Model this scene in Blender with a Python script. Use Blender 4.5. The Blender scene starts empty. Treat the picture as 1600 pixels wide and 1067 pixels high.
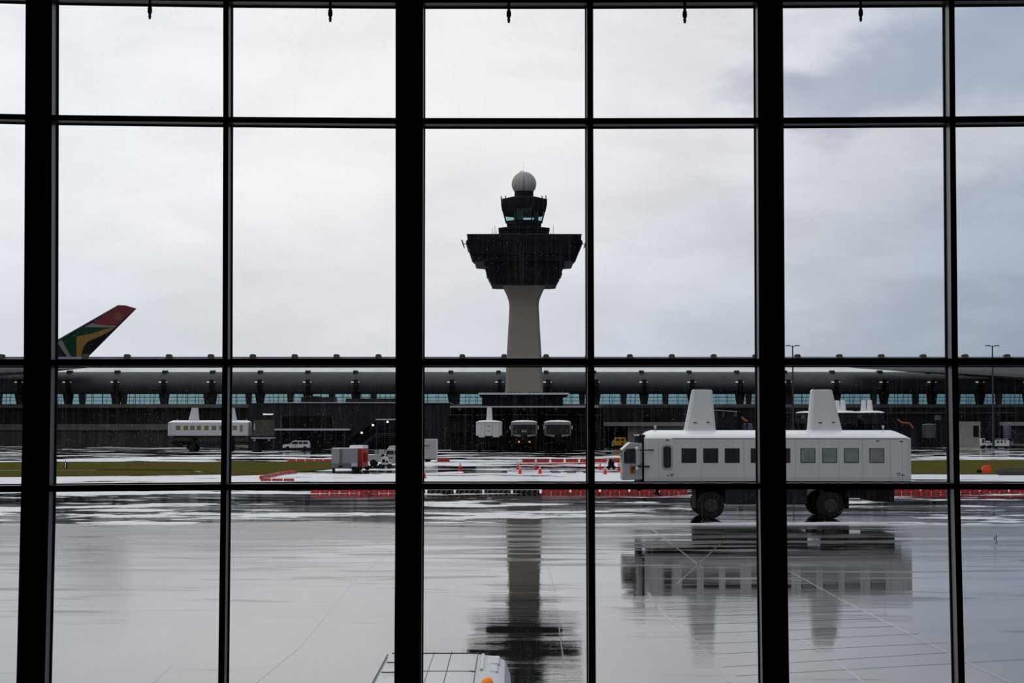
import bpy, bmesh, math, random
from mathutils import Vector, Matrix
random.seed(7)
C = bpy.context.scene
COL = C.collection
F, HC = 2850.0, 5.5                      # focal length in px of the 1600x1067 frame, eye height
PT = math.atan(127.5 / F)                # camera tilts up a little
CP, SP = math.cos(PT), math.sin(PT)

# ---------------------------------------------------------------- camera
cam = bpy.data.cameras.new('camera'); cam.lens = 36 * F / 1600; cam.sensor_width = 36
cam.clip_start = 0.1; cam.clip_end = 6000
co = bpy.data.objects.new('camera', cam); COL.objects.link(co)
co.location = (0, 0, HC); co.rotation_euler = (math.pi / 2 + PT, 0, 0)
C.camera = co
C.view_settings.view_transform = 'Standard'; C.view_settings.look = 'None'
C.view_settings.gamma = 1; C.view_settings.use_curve_mapping = False
C.view_settings.exposure = 0.0
C.cycles.max_bounces = 10; C.cycles.transparent_max_bounces = 24
C.cycles.glossy_bounces = 4; C.cycles.diffuse_bounces = 3
C.cycles.use_denoising = True
C.cycles.sample_clamp_indirect = 4

def P(px, py, D):
    v = (533.5 - py) / F
    dy = CP - v * SP; k = D / dy
    return (px - 800) / F * k, HC + (SP + v * CP) * k
def X(px, D, py=661): return P(px, py, D)[0]
def Z(py, D): return P(800, py, D)[1]
def GD(py):                              # depth of a ground point seen at row py
    v = (533.5 - py) / F
    return -HC * (CP - v * SP) / (SP + v * CP)
def G(px, py):
    D = GD(py); return X(px, D, py), D
def DIR(px, py):
    v = (533.5 - py) / F
    return Vector(((px - 800) / F, CP - v * SP, SP + v * CP)).normalized()
def srgb(r, g, b):
    f = lambda c: (c / 255 / 12.92) if c <= 10 else ((c / 255 + 0.055) / 1.055) ** 2.4
    return (f(r), f(g), f(b), 1)

# ---------------------------------------------------------------- sky
w = bpy.data.worlds.new('overcast_sky'); C.world = w; w.use_nodes = True
nt = w.node_tree; nt.nodes.clear()
def N(t, typ, **k):
    n = t.nodes.new(typ)
    for a, b in k.items(): setattr(n, a, b)
    return n
def mth(t, op, a, b=None, c=None, clamp=False):
    n = N(t, 'ShaderNodeMath', operation=op); n.use_clamp = clamp
    for i, v in enumerate((a, b, c)):
        if v is None: continue
        if isinstance(v, (int, float)): n.inputs[i].default_value = v
        else: t.links.new(v, n.inputs[i])
    return n.outputs[0]
def mrange(t, v, a, b, c=0.0, d=1.0, smooth=True):
    n = N(t, 'ShaderNodeMapRange'); n.interpolation_type = 'SMOOTHSTEP' if smooth else 'LINEAR'
    t.links.new(v, n.inputs[0])
    for i, x in enumerate((a, b, c, d)): n.inputs[1 + i].default_value = x
    return n.outputs[0]
def mixc(t, f, a, b):
    n = N(t, 'ShaderNodeMix', data_type='RGBA')
    for s, v in ((0, f), (6, a), (7, b)):
        if isinstance(v, (int, float)): n.inputs[s].default_value = v
        elif isinstance(v, tuple): n.inputs[s].default_value = v
        else: t.links.new(v, n.inputs[s])
    return n.outputs[2]
def noise(t, vec, scale, detail=3, rough=0.5, dist=0.0):
    n = N(t, 'ShaderNodeTexNoise'); n.inputs['Scale'].default_value = scale
    n.inputs['Detail'].default_value = detail; n.inputs['Roughness'].default_value = rough
    n.inputs['Distortion'].default_value = dist
    if vec is not None: t.links.new(vec, n.inputs['Vector'])
    return n.outputs['Fac']
def ramp(t, v, stops, interp='LINEAR'):
    n = N(t, 'ShaderNodeValToRGB'); r = n.color_ramp; r.interpolation = interp
    while len(r.elements) < len(stops): r.elements.new(0.5)
    for e, (p, c) in zip(r.elements, stops):
        e.position = p; e.color = c if isinstance(c, tuple) else (c, c, c, 1)
    t.links.new(v, n.inputs[0]); return n.outputs[0]
def vmap(t, vec, scale=(1, 1, 1), loc=(0, 0, 0), rot=(0, 0, 0)):
    n = N(t, 'ShaderNodeMapping'); n.inputs['Scale'].default_value = scale
    n.inputs['Location'].default_value = loc; n.inputs['Rotation'].default_value = rot
    t.links.new(vec, n.inputs['Vector']); return n.outputs[0]

tc = N(nt, 'ShaderNodeTexCoord').outputs['Generated']
sep = N(nt, 'ShaderNodeSeparateXYZ'); nt.links.new(tc, sep.inputs[0])
sx, sy, sz = sep.outputs
wn = noise(nt, vmap(nt, tc, (3, 3, 7)), 1.6, 5, 0.55)
wn2 = noise(nt, vmap(nt, tc, (7, 7, 16), (3, 1, 2)), 1.5, 6, 0.55)
wob = mth(nt, 'ADD', mth(nt, 'MULTIPLY', mth(nt, 'SUBTRACT', wn, 0.5), 0.18), mth(nt, 'MULTIPLY', mth(nt, 'SUBTRACT', wn2, 0.5), 0.05))
u = mth(nt, 'ADD', sx, wob)
high = ramp(nt, mrange(nt, u, -0.32, 0.32, 0, 1, False), [
    (0.0, srgb(240, 245, 250)), (0.3, srgb(244, 244, 246)), (0.55, srgb(236, 236, 238)), (0.72, srgb(222, 224, 229)), (0.86, srgb(190, 197, 210)), (1.0, srgb(172, 182, 198))])
low = ramp(nt, mrange(nt, u, -0.32, 0.32, 0, 1, False), [
    (0.0, srgb(216, 221, 230)), (0.35, srgb(220, 221, 225)), (0.55, srgb(206, 211, 220)), (0.75, srgb(184, 192, 204)), (1.0, srgb(136, 152, 174))])
el = mrange(nt, mth(nt, 'ADD', sz, mth(nt, 'MULTIPLY', wob, 0.6)), 0.03, 0.17)
sky = mixc(nt, el, low, high)
# broad cloud modulation
mod = mrange(nt, wn, 0.3, 0.7, 0.98, 1.07)
fine = noise(nt, vmap(nt, tc, (5, 5, 13), (1, 4, 2)), 1.7, 7, 0.6, 0.3)
mod = mth(nt, 'MULTIPLY', mod, mth(nt, 'ADD', 1.0, mth(nt, 'MULTIPLY', mrange(nt, fine, 0.38, 0.62, -0.085, 0.065), mrange(nt, sx, -0.05, 0.2, 0.45, 1.0))))
vm = N(nt, 'ShaderNodeVectorMath', operation='SCALE'); nt.links.new(sky, vm.inputs[0]); nt.links.new(mod, vm.inputs['Scale'])
sky = vm.outputs[0]
# long slanting dark cloud, upper right
d1, d2 = DIR(1130, 150), DIR(1600, 55)
sl = (d2.z - d1.z) / (d2.x - d1.x)
line = mth(nt, 'SUBTRACT', sz, mth(nt, 'ADD', mth(nt, 'MULTIPLY', sx, sl), d1.z - sl * d1.x))
line = mth(nt, 'ADD', line, mth(nt, 'MULTIPLY', mth(nt, 'SUBTRACT', wn2, 0.5), 0.085))
line = mth(nt, 'ADD', line, mth(nt, 'MULTIPLY', mth(nt, 'SUBTRACT', noise(nt, vmap(nt, tc, (26, 26, 50)), 1.0, 6, 0.6), 0.5), 0.03))
half = mrange(nt, sx, d1.x - 0.02, d2.x, 0.004, 0.034, False)
band = mth(nt, 'DIVIDE', mth(nt, 'ABSOLUTE', line), half)
band = mth(nt, 'MULTIPLY', mrange(nt, band, 0.2, 1.7, 1, 0), mrange(nt, sx, d1.x - 0.03, d1.x + 0.05))
sky = mixc(nt, mth(nt, 'MULTIPLY', band, mrange(nt, wn2, 0.3, 0.7, 1.0, 0.6)), sky, srgb(164, 174, 194))
# paler wedge of cloud under it
line2 = mth(nt, 'SUBTRACT', line, -0.048)
wedge = mth(nt, 'MULTIPLY', mrange(nt, mth(nt, 'ABSOLUTE', line2), 0.004, 0.03, 1, 0), mrange(nt, sx, 0.12, 0.2))
sky = mixc(nt, mth(nt, 'MULTIPLY', wedge, 0.4), sky, srgb(218, 221, 226))
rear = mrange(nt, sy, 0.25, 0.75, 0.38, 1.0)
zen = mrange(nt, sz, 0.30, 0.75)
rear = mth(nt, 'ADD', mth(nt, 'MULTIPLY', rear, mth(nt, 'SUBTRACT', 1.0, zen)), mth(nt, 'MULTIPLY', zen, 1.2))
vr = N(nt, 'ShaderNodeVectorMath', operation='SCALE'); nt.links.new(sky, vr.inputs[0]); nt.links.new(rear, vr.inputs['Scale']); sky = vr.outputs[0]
below = mrange(nt, sz, -0.02, 0.0)
sky = mixc(nt, below, srgb(90, 92, 95), sky)
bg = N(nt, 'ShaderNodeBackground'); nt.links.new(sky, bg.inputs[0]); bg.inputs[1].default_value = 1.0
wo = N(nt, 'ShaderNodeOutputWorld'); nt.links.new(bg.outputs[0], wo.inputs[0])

# ---------------------------------------------------------------- materials
MATS = {}
def mat(name, col=(0.5, 0.5, 0.5), rough=0.6, metal=0.0, var=0.0, vs=2.0, emit=0.0, ior=1.45, streak=False, ecol=None):
    if name in MATS: return MATS[name]
    m = bpy.data.materials.new(name); m.use_nodes = True; t = m.node_tree
    b = t.nodes['Principled BSDF']
    c = tuple(col[:3]) + (1,)
    b.inputs['Base Color'].default_value = c
    b.inputs['Roughness'].default_value = rough; b.inputs['Metallic'].default_value = metal
    b.inputs['IOR'].default_value = ior
    if max(col[:3]) < 0.09 and rough > 0.3: b.inputs['Specular IOR Level'].default_value = 0.12
    if var:
        o = N(t, 'ShaderNodeTexCoord').outputs['Object']
        n = noise(t, vmap(t, o, (vs, vs, vs * (0.15 if streak else 1))), 1.0, 5, 0.6)
        dark = tuple(x * (1 - var) for x in c[:3]) + (1,); lite = tuple(min(1, x * (1 + var)) for x in c[:3]) + (1,)
        t.links.new(ramp(t, n, [(0.3, dark), (0.7, lite)]), b.inputs['Base Color'])
    if emit:
        b.inputs['Emission Color'].default_value = tuple((ecol or col)[:3]) + (1,); b.inputs['Emission Strength'].default_value = emit
    MATS[name] = m; return m
def g(v): return (v, v, v)
FRAME = mat('frame_black_paint', g(0.012), 0.7)
REVEAL = mat('frame_skylit_side', g(0.15), 0.38)  # sky light on the frame's sides put into their grey colour
GASKET = mat('black_gasket', g(0.004), 0.9)
ROOM = mat('dark_room_surface', g(0.010), 0.8, var=0.2)
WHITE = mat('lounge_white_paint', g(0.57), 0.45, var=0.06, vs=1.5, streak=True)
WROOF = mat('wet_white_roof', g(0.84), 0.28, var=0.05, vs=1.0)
GREYP = mat('grey_cab_paint', g(0.36), 0.4, var=0.06)
BLACK = mat('matt_black', g(0.008), 0.7)
RUBBER = mat('tyre_rubber', g(0.014), 0.75, var=0.4, vs=6)
HUB = mat('hub_dark_metal', g(0.045), 0.5)
UNDER = mat('underbody_blue_grey', srgb(34, 38, 46), 0.6, var=0.3)
DGLASS = mat('dark_window_glass', g(0.012), 0.08, ior=1.45)
FROST = mat('steamed_window_glass', srgb(120, 130, 132), 0.4, var=0.35, vs=1.6)
YGLASS = mat('yellow_lit_window', srgb(120, 112, 80), 0.5, var=0.2)
TERM = mat('terminal_dark_cladding', g(0.016), 0.65, var=0.4, vs=0.6, streak=True)
TERMB = mat('terminal_base_concrete', srgb(62, 60, 58), 0.7, var=0.4, vs=0.4, streak=True)
TERML = mat('terminal_ledge_concrete', srgb(88, 86, 84), 0.7, var=0.3, vs=0.3)
EAVE = mat('eave_concrete', srgb(76, 77, 80), 0.6, var=0.15, vs=0.5)
TROOF = mat('pale_terminal_roof', srgb(232, 232, 234), 0.35, var=0.08, vs=0.3)
PARA = mat('parapet_concrete', srgb(112, 114, 118), 0.6, var=0.2, vs=0.4)
TWR = mat('tower_concrete', srgb(134, 125, 115), 0.7, var=0.07, vs=0.35)
TWRD = mat('tower_dark_metal', srgb(24, 25, 30), 0.6, var=0.3, vs=0.6)
RAD = mat('radome_panel', srgb(166, 165, 160), 0.5)
DWALL = mat('dark_corrugated_wall', srgb(38, 38, 42), 0.65, var=0.3, vs=1.2, streak=True)
DREC = mat('black_recess', g(0.004), 0.8)
LEDGE = mat('pale_metal_edge', srgb(196, 198, 200), 0.4)
CONC = mat('pale_concrete_wall', srgb(132, 128, 124), 0.7, var=0.15, vs=0.5)
RED = mat('barricade_red', srgb(190, 26, 24), 0.45)
WSTR = mat('barricade_white', srgb(215, 205, 200), 0.4)
ORNG = mat('cone_orange', srgb(222, 44, 20), 0.45)
YEL = mat('yellow_paint', srgb(215, 150, 25), 0.45)
TEAL = mat('teal_cab_panel', srgb(40, 66, 74), 0.3)
LAMP = mat('white_lamp', g(1), 0.5, emit=3.0)
RLAMP = mat('orange_running_lamp', (1, 0.2, 0.05), 0.5, emit=2.5)
WVEH = mat('vehicle_white', g(0.72), 0.3)
def glass(name, tint, speck=0.0, gloss=0.03):
    m = bpy.data.materials.new(name); m.use_nodes = True; t = m.node_tree; t.nodes.clear()
    tr = N(t, 'ShaderNodeBsdfTransparent'); tr.inputs[0].default_value = tint
    gl = N(t, 'ShaderNodeBsdfGlossy'); gl.inputs[1].default_value = 0.03
    mx = N(t, 'ShaderNodeMixShader'); mx.inputs[0].default_value = gloss
    t.links.new(tr.outputs[0], mx.inputs[1]); t.links.new(gl.outputs[0], mx.inputs[2])
    out = mx.outputs[0]
    if speck:
        o = N(t, 'ShaderNodeTexCoord').outputs['Object']
        vo = N(t, 'ShaderNodeTexVoronoi'); vo.inputs['Scale'].default_value = 110
        t.links.new(vmap(t, o, (1, 0.0, 0.85)), vo.inputs['Vector'])
        dot = mrange(t, vo.outputs['Distance'], 0.10, 0.28, 1, 0)
        sc = N(t, 'ShaderNodeSeparateColor'); t.links.new(vo.outputs['Color'], sc.inputs[0])
        sel = mrange(t, sc.outputs[0], 0.62, 1.0, 0, 1)
        zone = mrange(t, noise(t, o, 2.2, 3), 0.35, 0.7, 0.15, 1)
        st = noise(t, vmap(t, o, (95, 0, 2.2)), 1.0, 2)
        st = mrange(t, st, 0.5, 0.8, 0, 0.018)
        fac = mth(t, 'ADD', mth(t, 'MULTIPLY', mth(t, 'MULTIPLY', dot, sel), mth(t, 'MULTIPLY', zone, speck)), st)
        tl = N(t, 'ShaderNodeBsdfTranslucent'); tl.inputs[0].default_value = (0.8, 0.8, 0.8, 1)
        m2 = N(t, 'ShaderNodeMixShader'); t.links.new(fac, m2.inputs[0])
        t.links.new(out, m2.inputs[1]); t.links.new(tl.outputs[0], m2.inputs[2]); out = m2.outputs[0]
    o2 = N(t, 'ShaderNodeOutputMaterial'); t.links.new(out, o2.inputs[0]); MATS[name] = m; return m
PANE = glass('rain_spotted_glass', (0.985, 0.985, 0.985, 1), 0.30, 0.004)
TPANE = glass('teal_terminal_glass', (0.69, 0.775, 0.79, 1), 0, 0.02)
CPANE = glass('teal_cab_glass', (0.74, 0.86, 0.87, 1), 0, 0.02)

# ---------------------------------------------------------------- mesh helpers
class MB:
    def __init__(s, o=None):
        s.v = []; s.f = []; s.m = []
        s.o = Vector(o.location) if o is not None else Vector((0, 0, 0))
    def add(s, vs, fs, m=0):
        n = len(s.v); s.v += [Vector(a) - s.o for a in vs]
        s.f += [[i + n for i in f] for f in fs]; s.m += [m] * len(fs); return s
    def box(s, x0, x1, y0, y1, z0, z1, m=0):
        return s.add([(x0,y0,z0),(x1,y0,z0),(x1,y1,z0),(x0,y1,z0),(x0,y0,z1),(x1,y0,z1),(x1,y1,z1),(x0,y1,z1)],
                     [(0,1,2,3),(4,5,6,7),(0,1,5,4),(1,2,6,5),(2,3,7,6),(3,0,4,7)], m)
    def loft(s, rings, m=0, cap=True):
        n = len(rings[0]); vs = [p for r in rings for p in r]; fs = []
        for i in range(len(rings) - 1):
            for j in range(n):
                a, b = i * n + j, i * n + (j + 1) % n
                fs.append((a, b, b + n, a + n))
        if cap: fs.append(tuple(range(n))); fs.append(tuple(range((len(rings) - 1) * n, len(rings) * n)))
        return s.add(vs, fs, m)
    def pxz(s, poly, y0, y1, m=0): return s.loft([[(x, y0, z) for x, z in poly], [(x, y1, z) for x, z in poly]], m)
    def pyz(s, poly, x0, x1, m=0): return s.loft([[(x0, y, z) for y, z in poly], [(x1, y, z) for y, z in poly]], m)
    def pxy(s, poly, z0, z1, m=0): return s.loft([[(x, y, z0) for x, y in poly], [(x, y, z1) for x, y in poly]], m)
    def tube(s, pts, r, n=8, m=0):
        pts = [Vector(p) for p in pts]; rs = r if isinstance(r, (list, tuple)) else [r] * len(pts); rings = []
        for i, p in enumerate(pts):
            d = (pts[min(i + 1, len(pts) - 1)] - pts[max(i - 1, 0)]).normalized()
            a = Vector((0, 0, 1)) if abs(d.z) < 0.9 else Vector((1, 0, 0))
            e = d.cross(a).normalized(); h = d.cross(e)
            rings.append([p + (e * math.cos(t) + h * math.sin(t)) * rs[i] for t in [2 * math.pi * k / n for k in range(n)]])
        return s.loft(rings, m)
    def lathe(s, prof, c, axis='z', n=24, m=0):
        rings = []
        for r, h in prof:
            ring = []
            for k in range(n):
                a = 2 * math.pi * k / n; x, y = r * math.cos(a), r * math.sin(a)
                p = (x, y, h) if axis == 'z' else ((x, h, y) if axis == 'y' else (h, x, y))
                ring.append((c[0] + p[0], c[1] + p[1], c[2] + p[2]))
            rings.append(ring)
        return s.loft(rings, m)
    def build(s, name, mats, parent=None, smooth=False, bevel=0.0, label=None):
        me = bpy.data.meshes.new(name); me.from_pydata([tuple(v) for v in s.v], [], s.f)
        bm = bmesh.new(); bm.from_mesh(me); bmesh.ops.recalc_face_normals(bm, faces=bm.faces); bm.to_mesh(me); bm.free()
        for m in (mats if isinstance(mats, (list, tuple)) else [mats]): me.materials.append(m)
        for p, mi in zip(me.polygons, s.m): p.material_index = mi
        if smooth:
            for p in me.polygons: p.use_smooth = True
            me.set_sharp_from_angle(angle=math.radians(38))
        o = bpy.data.objects.new(name, me); COL.objects.link(o)
        if parent is not None: o.parent = parent
        if bevel:
            b = o.modifiers.new('bevel', 'BEVEL'); b.width = bevel; b.segments = 2; b.limit_method = 'ANGLE'
        if label: o['label'] = label
        return o
def thing(name, label, cat, loc=(0, 0, 0), rotz=0, group=None):
    o = bpy.data.objects.new(name, None); COL.objects.link(o); o.location = loc; o.rotation_euler = (0, 0, rotz)
    o.empty_display_size = 0.3; o['label'] = label; o['category'] = cat; o['kind'] = 'thing'
    if group: o['group'] = group
    return o
def tag(o, label, cat, group=None, kind=None):
    o['label'] = label; o['category'] = cat
    if group: o['group'] = group
    if kind: o['kind'] = kind
    return o
def struct(o, label=None):
    o['kind'] = 'structure'
    if label: o['label'] = label
    return o
def copy_tree(o, parent=None, **props):
    c = o.copy(); COL.objects.link(c)
    if parent is not None: c.parent = parent
    for k, v in props.items(): c[k] = v
    for ch in [x for x in bpy.data.objects if x.parent == o]: copy_tree(ch, c)
    return c
def text(body, size, loc, rot, m, parent, name='lettering', depth=0.01, sx=1.0):
    cu = bpy.data.curves.new(name, 'FONT'); cu.body = body; cu.size = size; cu.extrude = depth
    cu.align_x = 'CENTER'; cu.align_y = 'CENTER'; cu.materials.append(m)
    o = bpy.data.objects.new(name, cu); COL.objects.link(o); o.location = loc; o.rotation_euler = rot; o.scale = (sx, 1, 1)
    bpy.context.view_layer.update()
    me = bpy.data.meshes.new_from_object(o.evaluated_get(bpy.context.evaluated_depsgraph_get()))
    bpy.data.objects.remove(o)
    o = bpy.data.objects.new(name, me); COL.objects.link(o); o.location = loc; o.rotation_euler = rot; o.scale = (sx, 1, 1)
    if parent is not None: o.parent = parent
    return o

# ---------------------------------------------------------------- the hall the camera stands in
FZ, CZ, RX = 3.9, 8.9, 6.0
struct(MB().box(-RX, RX, -3.0, 10.2, FZ - 0.2, FZ).build('floor', ROOM), 'dark floor of the viewing hall')
struct(MB().box(-RX, RX, -3.0, 10.2, CZ, CZ + 0.2).build('ceiling', ROOM))
struct(MB().box(-RX - 0.2, -RX, -3.0, 10.2, FZ - 0.2, CZ + 0.2).build('wall_left', ROOM))
struct(MB().box(RX, RX + 0.2, -3.0, 10.2, FZ - 0.2, CZ + 0.2).build('wall_right', ROOM))
struct(MB().box(-RX - 0.2, RX + 0.2, -3.2, -3.0, FZ - 0.2, CZ + 0.2).build('wall_back', ROOM))
struct(MB().box(-RX - 0.2, RX + 0.2, 10.0, 10.2, 0, FZ - 0.2).build('wall_front', ROOM))
WD, DEP = 10.0, 0.10                      # distance of the glazed wall, depth of its members
ROWS = [-40, 0, 190, 380, 565, 665, 762, 910, 1067, 1120]
def extrap(v, rows=(0, 190, 565, 762, 1067)):
    out = []
    for r in ROWS:
        i = 0
        while i < 3 and r > rows[i + 1]: i += 1
        k = (r - rows[i]) / (rows[i + 1] - rows[i]); out.append(v[i] + (v[i + 1] - v[i]) * k)
    return out
MUL = [  # left and right edge in px at rows 0,190,565,762,1067
    ((-820, -820, -823, -829, -840), (-808, -808, -811, -817, -828)),
    ((-527, -527, -530, -536, -547), (-485, -485, -488, -494, -505)),
    ((-242, -242, -244, -248, -257), (-232, -232, -234, -238, -247)),
    ((40, 39, 37, 33, 25.5), (81.5, 81, 80, 77, 70)),
    ((348.7, 348.7, 347.3, 344.7, 340.7), (357.2, 357, 356, 353.8, 350.5)),
    ((618, 618, 618, 617.8, 616), (661.2, 661, 660, 659.3, 657.8)),
    ((917, 917.3, 918, 918.8, 920), (926.3, 926.5, 928, 929, 930.5)),
    ((1183.5, 1184.3, 1186, 1187.6, 1191.5), (1223.3, 1224.5, 1226.5, 1228.8, 1233.3)),
    ((1482.5, 1484, 1487, 1490.5, 1497.5), (1491.5, 1493, 1497, 1500, 1507.8)),
    ((1760, 1762, 1766, 1772, 1783), (1800, 1802, 1806, 1812, 1823)),
    ((2056, 2058, 2062, 2068, 2080), (2066, 2068, 2072, 2078, 2090)),
    ((2330, 2332, 2336, 2342, 2356), (2370, 2372, 2376, 2382, 2396))]
def member(mb, edges, y0, y1, grow=0.0, z_ends=True, m=0):
    rings = []
    for (xl, xr), py in zip(edges, ROWS):
        a, z = P(xl, py, WD); b, _ = P(xr, py, WD); a -= grow; b += grow
        rings.append([(a, y0, z), (b, y0, z), (b, y1, z), (a, y1, z)])
    for k, zz in ((0, CZ), (-1, FZ)):
        r = [(p[0], p[1], zz) for p in rings[k]]
        rings = [r] + rings if k == 0 else rings + [r]
    mb.loft(rings, m); return mb
def set_front(o, m_front=0, m_side=1, axis=1):
    for p in o.data.polygons:
        if p.material_index == 0: p.material_index = 0 if abs(p.normal.y) > 0.7 else 1
for i, (L, R) in enumerate(MUL):
    e = list(zip(extrap(L), extrap(R)))
    wide = (R[0] - L[0]) > 25
    mb = MB(); member(mb, e, WD, WD + DEP)
    if wide:                                           # seam between the two halves of the main mullion
        mid = [(l + (r - l) * 0.50 - 0.7, l + (r - l) * 0.50 + 0.7) for l, r in e]
        member(mb, mid, WD - 0.006, WD, 0, m=0)
    o = mb.build('trim_%d' % (i + 1), [FRAME, REVEAL, GASKET])
    for p in o.data.polygons: p.material_index = 0 if abs(p.normal.y) > 0.7 else 1
    struct(o, 'black %s mullion of the glazed wall' % ('broad' if wide else 'slim'))
    mg = MB(); member(mg, e, WD + DEP, WD + DEP + 0.03, 0.0065)
    og = mg.build('gasket', GASKET, o); og['kind'] = 'structure'
# rails: top and bottom edge in px at x columns
XC = [-2000, -400, 0, 90, 350, 640, 920, 1205, 1486, 1600, 2000, 3000]
RAIL = [
    ([-60, -60] , [-70, -12, -4.5, -1.5, 2.2, 4.2, 4.2, 3.2, 1.5, 0.5, -4, -20]),
    ([140, 170, 177.6, 179.5, 182.3, 184.2, 184.4, 183.7, 181.8, 180.6, 176, 160], [149, 179, 186.2, 188.3, 191.3, 193.7, 193.9, 193.2, 191.6, 190.4, 186, 170]),
    ([562, 562, 562.2, 562, 561.5, 561, 560.8, 560.6, 560.2, 560, 560, 560], [571.5, 571.5, 571.4, 571.5, 571.4, 571.2, 571, 570.8, 570.8, 570.8, 571, 571]),
    ([772, 762, 759.0, 758.2, 756.2, 755.2, 755, 754.8, 755, 755.2, 758, 768], [782, 772, 768.4, 767.6, 765.2, 764.2, 763.9, 763.7, 763.9, 764.2, 767, 777])]
RAIL[0] = ([v - 60 for v in RAIL[0][1]], RAIL[0][1])
def interp(xs, ys, x):
    for i in range(len(xs) - 1):
        if x <= xs[i + 1]: return ys[i] + (ys[i + 1] - ys[i]) * (x - xs[i]) / (xs[i + 1] - xs[i])
    return ys[-1]
def mulx(i, side, py):
    e = extrap(MUL[i][side]); return interp(ROWS, e, py)
nwin = 0
for i in range(len(MUL) - 1):
    nwin += 1
    root = bpy.data.objects.new('window_%d' % nwin, None); COL.objects.link(root)
    xa, _ = P(mulx(i, 1, 565), 565, WD); xb, _ = P(mulx(i + 1, 0, 565), 565, WD)
    root.location = ((xa + xb) / 2, WD, FZ); struct(root, 'column of panes in the glazed wall')
    for k, (T, B) in enumerate(RAIL):
        for nm, y0, y1, gr, mm in (('transom', WD + 0.001, WD + DEP, 0, [FRAME, REVEAL]), ('gasket', WD + DEP, WD + DEP + 0.028, 0.0065, [GASKET])):
            rings = []
            for q in range(5):
                yt0 = interp(XC, T, 0)
                px0 = mulx(i, 1, (T[5] + B[5]) / 2); px1 = mulx(i + 1, 0, (T[5] + B[5]) / 2)
                px = px0 + (px1 - px0) * q / 4
                x, zt = P(px, interp(XC, T, px), WD); _, zb = P(px, interp(XC, B, px), WD)
                if k == 0: zt = CZ
                rings.append([(x, y0, zt + gr * (k > 0)), (x, y0, zb - gr), (x, y1, zb - gr), (x, y1, zt + gr * (k > 0))])
            o = MB(root).loft(rings).build(nm, mm, root); o['kind'] = 'structure'
            if nm == 'transom':
                for p in o.data.polygons: p.material_index = 0 if abs(p.normal.y) > 0.7 else 1
    mb = MB(root); 
    ys = [RAIL[0][1], RAIL[1][0], RAIL[1][1], RAIL[2][0], RAIL[2][1], RAIL[3][0], RAIL[3][1], None]
    for k in range(4):
        top, bot = ys[2 * k], ys[2 * k + 1]
        cs = []
        pt = top[5]; pb = bot[5] if bot else 1110
        for s_, py in ((0, pt), (1, pt), (1, pb), (0, pb)):
            px = mulx(i + (1 if s_ else 0), 0 if s_ else 1, py)
            x, z = P(px, py, WD)
            if bot is None and py == pb: z = FZ
            cs.append((x + (0.004 if s_ else -0.004), z))
        o = MB(root).pxz(cs, WD + DEP + 0.004, WD + DEP + 0.012).build('pane', PANE, root); o['kind'] = 'structure'
        del mb; mb = None

# sprinkler nozzles hanging down in front of the glass
spr = None
for k, (px, py) in enumerate([(234, 29.5), (516, 34), (795, 35.5), (1070, 36), (1345, 33.5)]):
    x, z = P(px, py, 9.93)
    lab = ['black sprinkler nozzle hanging at the top of the window, leftmost of the five',
           'black sprinkler nozzle at the window top, second from the left of the five',
           'black sprinkler nozzle hanging above the control tower, middle one of the five',
           'black sprinkler nozzle at the window top, fourth from the left of the five',
           'black sprinkler nozzle hanging before the dark cloud, rightmost of the five'][k]
    if spr is None:
        spr = thing('sprinkler_nozzle', lab, 'sprinkler', (x, 9.93, z), 0, 'sprinklers along the window top')
        MB().tube([(0, 0, 0.06), (0, 0, CZ - z)], 0.0075, 12).build('drop_pipe', BLACK, spr)
        MB().lathe([(0.006, 0.068), (0.011, 0.066), (0.0125, 0.05), (0.0125, 0.035), (0.009, 0.032), (0.009, 0.026), (0.0065, 0.024), (0.0065, 0.02)], (0, 0, 0), n=16).build('valve_body', BLACK, spr, smooth=True)
        MB().lathe([(0.004, 0.021), (0.009, 0.018), (0.009, 0.012), (0.006, 0.010), (0.007, 0.004), (0.007, 0.0)], (0, 0, 0), n=16).build('nozzle_tip', BLACK, spr, smooth=True)
    else:
        c = copy_tree(spr, label=lab); c.location = (x, 9.93, z)

# ---------------------------------------------------------------- ground
gm = bpy.data.materials.new('wet_apron'); gm.use_nodes = True; t = gm.node_tree; b = t.nodes['Principled BSDF']
o = N(t, 'ShaderNodeTexCoord').outputs['Object']; sp = N(t, 'ShaderNodeSeparateXYZ'); t.links.new(o, sp.inputs[0])
gx, gy, _ = sp.outputs
n1 = noise(t, vmap(t, o, (0.045, 0.085, 0)), 1.0, 6, 0.62, 0.4)
n2 = noise(t, vmap(t, o, (0.12, 0.20, 0), (5, 2, 0)), 1.0, 5, 0.6)
edge = mth(t, 'ADD', gy, mth(t, 'MULTIPLY', mth(t, 'SUBTRACT', n1, 0.5), 14))
edge = mth(t, 'ADD', edge, mth(t, 'MULTIPLY', mth(t, 'ABSOLUTE', gx), 0.0))
far = mrange(t, edge, 97.5, 101.5)
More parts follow.
